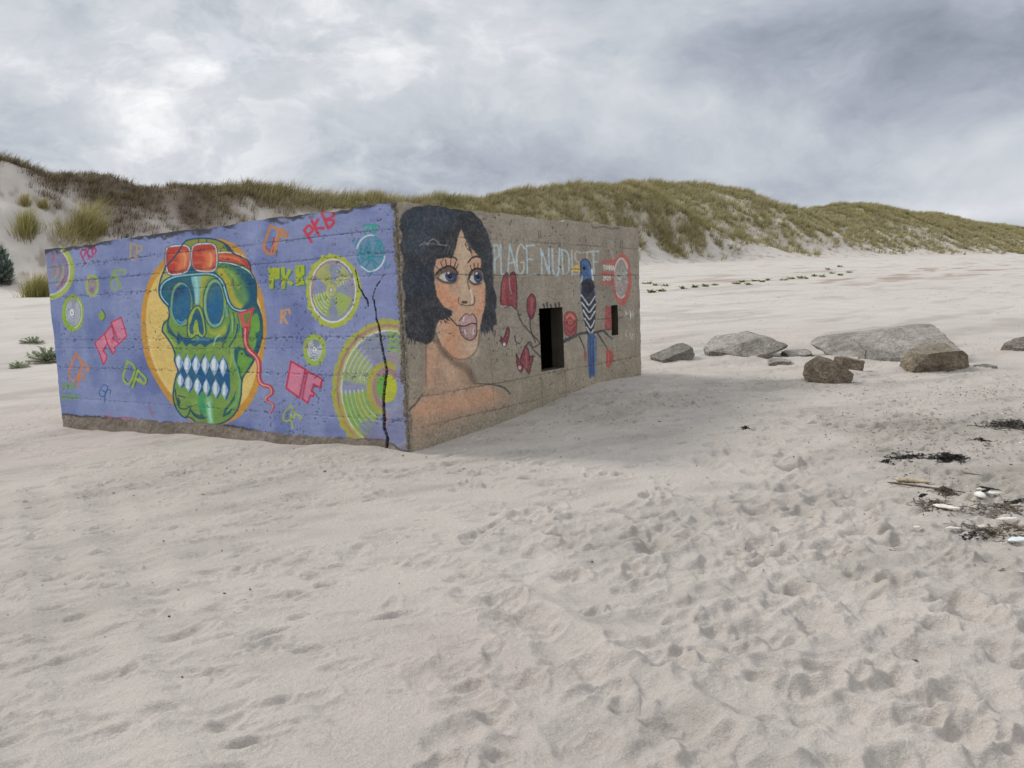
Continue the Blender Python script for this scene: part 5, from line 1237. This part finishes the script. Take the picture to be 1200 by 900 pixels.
weed('reddish brown weed scrap below the grey brown wrack spread', 1150, 515, 16, 4, ((96,70,62), (84,66,58)), 110)
weed('brown straw like wrack strip behind the diagonal cuttlebone', 1092, 592, 40, 4, BW, 220, wid=.006)
weed('brown straw like wrack strip along the right margin above the level cuttlebone', 1172, 598, 60, 4, BW, 300, wid=.006)
weed('brown and black wrack strip beside the thin straight twig', 1172, 624, 60, 5, BW+BK[2:], 300, wid=.006)
weed('thin black wrack patch left of the brown and black strip', 1140, 632, 22, 3, BK, 90)
weed('small dark scrap lying alone on the smooth sand right of the bunker', 873, 502, 9, 5, ((40,34,30), (70,54,44)), 80, 'seaweed_scrap')

# fine litter nobody could count
nL_ = 90000; X_ = R3.uniform(-7, 9, nL_); Y_ = R3.uniform(2.5, 16, nL_)
ri = np.clip(np.searchsorted(rr, np.hypot(X_, Y_)), 0, NR-1); tj = np.clip(np.searchsorted(th, np.arctan2(X_, Y_)), 0, NT-1)
dx = X_-BP[0]; dy = Y_-BP[1]; u_ = dx*BL[0]+dy*BL[1]; v_ = dx*BR[0]+dy*BR[1]
right = sstep(.30, .55, np.arctan2(X_, Y_))*sstep(14, 10, np.hypot(X_, Y_))*sstep(4.0, 5.0, np.hypot(X_, Y_))
pk_ = np.clip(rough[ri, tj]**1.5*.16+right*.55*sstep(-.1, .4, fbm(X_/.5, Y_/.35, 501, 3))+.003, 0, 1)
ok = (R3.random(nL_) < pk_) & ~((u_ > -.05) & (v_ > -.05) & (u_ < LL+.1) & (v_ < LR+.1))
aF = R3.uniform(.08, .62, 4200); rF = np.exp(R3.uniform(math.log(13), math.log(60), 4200)); xF, yF = rF*np.sin(aF), rF*np.cos(aF); sF, tF = st(xF, yF)
okF = (tF < -4) & (fbm(sF/7., tF/1.3, 507, 3) > .0)
X_, Y_ = np.concatenate([X_[ok], xF[okF]]), np.concatenate([Y_[ok], yF[okF]]); n = len(X_); nF = int(okF.sum())
Zs = np.array([surf(a, b) for a, b in zip(X_, Y_)])+.004
az = R3.uniform(0, 2*pi, n); L = R3.uniform(.006, .030, n)*np.where(R3.random(n) < .08, 2.2, 1); wv = R3.uniform(.002, .008, n)
L[n-nF:] *= .035*np.hypot(X_, Y_)[n-nF:]*2; wv[n-nF:] *= .03*np.hypot(X_, Y_)[n-nF:]*2
dirv = np.stack([np.cos(az), np.sin(az), R3.uniform(-.1, .35, n)], 1)*L[:, None]; sdv = np.stack([-np.sin(az), np.cos(az), R3.uniform(-.5, .5, n)], 1)*wv[:, None]
B_ = np.stack([X_, Y_, Zs], 1); V = np.stack([B_, B_+dirv*.5+sdv, B_+dirv, B_+dirv*.5-sdv+np.array([0, 0, .004])], 1).reshape(-1, 3); F = np.arange(n*4).reshape(-1, 4)
lc = np.array([lin(c) for c in ((52,48,44), (70,62,54), (40,38,36), (92,78,62), (104,90,72), (214,206,194))])[R3.integers(0, 6, n)]
lt_ = mesh_obj('strandline_litter', V, F, M_WEED, colors=np.repeat(lc, 4, 0), smooth=False)
tag(lt_, 'fine dark flecks of weed and shell grit strewn over the sand', 'litter', kind='stuff')
print('tufts', nT, 'litter', n, 'prints', cnt)
SKYZEN = 2.2; EXPOSURE = 0.44
SKYBLOBS = [(285,115,.12,.16,.22),(180,120,.06,.10,.12),(350,40,.14,.10,.10),(500,60,.12,.14,.10),(60,150,.16,.12,-.06),(650,100,.2,.16,.06),(760,120,.16,.12,.10),(1150,85,.11,.09,-.45),(1000,40,.18,.09,-.30),(880,185,.20,.06,-.26),(1010,215,.12,.05,-.30),(1150,195,.14,.09,.42),(480,190,.22,.07,-.18),(620,210,.2,.05,-.12),(820,190,.04,.03,.1),(60,60,.15,.1,.05),(1190,245,.08,.02,.2)]

# ------------------------------------------------------------------ daylight
SUN_AZ, SUN_EL = -66., 42.            # degrees, azimuth from +Y towards +X
sd_ = np.array([sin(radians(SUN_AZ))*cos(radians(SUN_EL)), cos(radians(SUN_AZ))*cos(radians(SUN_EL)), sin(radians(SUN_EL))])
ld = bpy.data.lights.new('sun', 'SUN'); ld.energy = 1.55; ld.angle = radians(11); ld.color = (1., .97, .92)
lo = bpy.data.objects.new('sun', ld); COL.objects.link(lo)
lo.rotation_euler = Vector(tuple(sd_)).to_track_quat('Z', 'Y').to_euler(); lo.location = (0, 0, 60)
world = bpy.data.worlds.new('World'); sc.world = world; world.use_nodes = True
nt = world.node_tree; nt.nodes.clear()
out = nt.nodes.new('ShaderNodeOutputWorld')
sky = N(nt, 'ShaderNodeTexSky', sky_type='NISHITA', sun_disc=False); sky.sun_elevation = radians(SUN_EL); sky.sun_rotation = radians(SUN_AZ)
b1 = N(nt, 'ShaderNodeBackground'); b1.inputs['Strength'].default_value = .10; nt.links.new(sky.outputs[0], b1.inputs['Color'])
tc = N(nt, 'ShaderNodeTexCoord')
sep = N(nt, 'ShaderNodeSeparateXYZ'); nt.links.new(tc.outputs['Generated'], sep.inputs[0])
def mth(op, *a, clamp=False):
    n = N(nt, 'ShaderNodeMath', operation=op); n.use_clamp = clamp
    for i, v in enumerate(a):
        if isinstance(v, (int, float)): n.inputs[i].default_value = v
        else: nt.links.new(v, n.inputs[i])
    return n.outputs[0]
az = mth('ARCTAN2', sep.outputs[0], sep.outputs[1]); el = mth('ARCSINE', sep.outputs[2])
cv = N(nt, 'ShaderNodeCombineXYZ'); nt.links.new(az, cv.inputs[0]); nt.links.new(mth('MULTIPLY', el, 1.7), cv.inputs[1])
# cloud deck: turbulent billows, stretched along the horizon
wn = noise(nt, 2.6, 6, .55, cv.outputs[0])
wv = N(nt, 'ShaderNodeVectorMath', operation='MULTIPLY_ADD'); nt.links.new(wn.outputs['Color'], wv.inputs[0]); wv.inputs[1].default_value = (.2, .2, 0); nt.links.new(cv.outputs[0], wv.inputs[2])
wo = N(nt, 'ShaderNodeVectorMath', operation='SUBTRACT'); nt.links.new(wv.outputs[0], wo.inputs[0]); wo.inputs[1].default_value = (.10, .10, 0)
cn1 = noise(nt, 3.4, 9, .56, wo.outputs[0]); cn2 = noise(nt, 9., 8, .6, wo.outputs[0])
val = mth('ADD', mth('MULTIPLY', mth('SUBTRACT', cn1.outputs[0], .5), 1.05), mth('MULTIPLY', mth('SUBTRACT', cn2.outputs[0], .5), .42))
def blob(px, py, rx, ry, amt, v):
    """a bank of cloud: centre by the direction it hangs in, radii in radians"""
    d = unit(ray(px, py)); a0 = atan2(d[0], d[1]); e0 = math.asin(d[2])*1.7
    s = N(nt, 'ShaderNodeVectorMath', operation='SUBTRACT'); nt.links.new(wo.outputs[0], s.inputs[0]); s.inputs[1].default_value = (a0, e0, 0)
    m_ = N(nt, 'ShaderNodeVectorMath', operation='MULTIPLY'); nt.links.new(s.outputs[0], m_.inputs[0]); m_.inputs[1].default_value = (1/rx, 1/ry, 0)
    ln = N(nt, 'ShaderNodeVectorMath', operation='LENGTH'); nt.links.new(m_.outputs[0], ln.inputs[0])
    g_ = mth('POWER', 2.718, mth('MULTIPLY', mth('MULTIPLY', ln.outputs['Value'], ln.outputs['Value']), -1.0))
    return mth('ADD', v, mth('MULTIPLY', g_, amt))
cn3 = noise(nt, 15., 9, .62, wo.outputs[0], .15)
base_v = val
for b_ in SKYBLOBS: val = blob(*b_, val)
pm = blob(270, 110, .30, .34, 1., 0.)
val = mth('ADD', val, mth('MULTIPLY', mth('SUBTRACT', cn3.outputs[0], .5), mth('MULTIPLY_ADD', pm, .50, .16)))
def edge_layer(scale, off, a, b, amt, mask=None):
    s = N(nt, 'ShaderNodeVectorMath', operation='ADD'); nt.links.new(wo.outputs[0], s.inputs[0]); s.inputs[1].default_value = off
    n_ = noise(nt, scale, 14, .60, s.outputs[0], .25); v_ = mth('MULTIPLY', mrange(nt, n_.outputs[0], a, b, 0., 1.), amt)
    return v_ if mask is None else mth('MULTIPLY', v_, mask)
val = mth('ADD', val, edge_layer(5.2, (1.3, .4, 0), .47, .60, .30, mth('MULTIPLY_ADD', pm, 1., .30)))
val = mth('ADD', val, edge_layer(9.5, (2.1, 3.4, 0), .48, .58, .16, mth('MULTIPLY_ADD', pm, 1., .35)))
val = mth('ADD', val, edge_layer(4.2, (5.3, 1.7, 0), .46, .60, -.13))
cr = N(nt, 'ShaderNodeValToRGB'); nt.links.new(mth('MULTIPLY_ADD', val, .5, .5), cr.inputs[0])
e = cr.color_ramp.elements
stops = [(.18, (118,124,137)), (.36, (150,156,167)), (.50, (172,177,184)), (.64, (189,192,197)), (.86, (219,220,221))]
e[0].position, e[0].color = stops[0][0], (*lin(stops[0][1]), 1); e[1].position, e[1].color = stops[-1][0], (*lin(stops[-1][1]), 1)
for p_, c_ in stops[1:-1]:
    q = e.new(p_); q.color = (*lin(c_), 1)
# the deck is thinner, hence brighter, overhead
zen = mrange(nt, el, .42, 1.3, 1.0, SKYZEN)
b2 = N(nt, 'ShaderNodeBackground'); nt.links.new(cr.outputs[0], b2.inputs['Color']); nt.links.new(zen, b2.inputs['Strength'])
mx = N(nt, 'ShaderNodeMixShader'); nt.links.new(mrange(nt, cn1.outputs[0], .30, .42, .93, 1.), mx.inputs[0]); nt.links.new(b1.outputs[0], mx.inputs[1]); nt.links.new(b2.outputs[0], mx.inputs[2])
nt.links.new(mx.outputs[0], out.inputs[0])

vs = sc.view_settings; vs.view_transform = 'Standard'; vs.look = 'None'; vs.exposure = EXPOSURE; vs.gamma = 1.; vs.use_curve_mapping = False
sc.display_settings.display_device = 'sRGB'
sc.render.engine = 'CYCLES'; sc.cycles.max_bounces = 6; sc.cycles.diffuse_bounces = 3; sc.cycles.use_denoising = True
try: sc.cycles.denoiser = 'OPENIMAGEDENOISE'
except Exception: pass
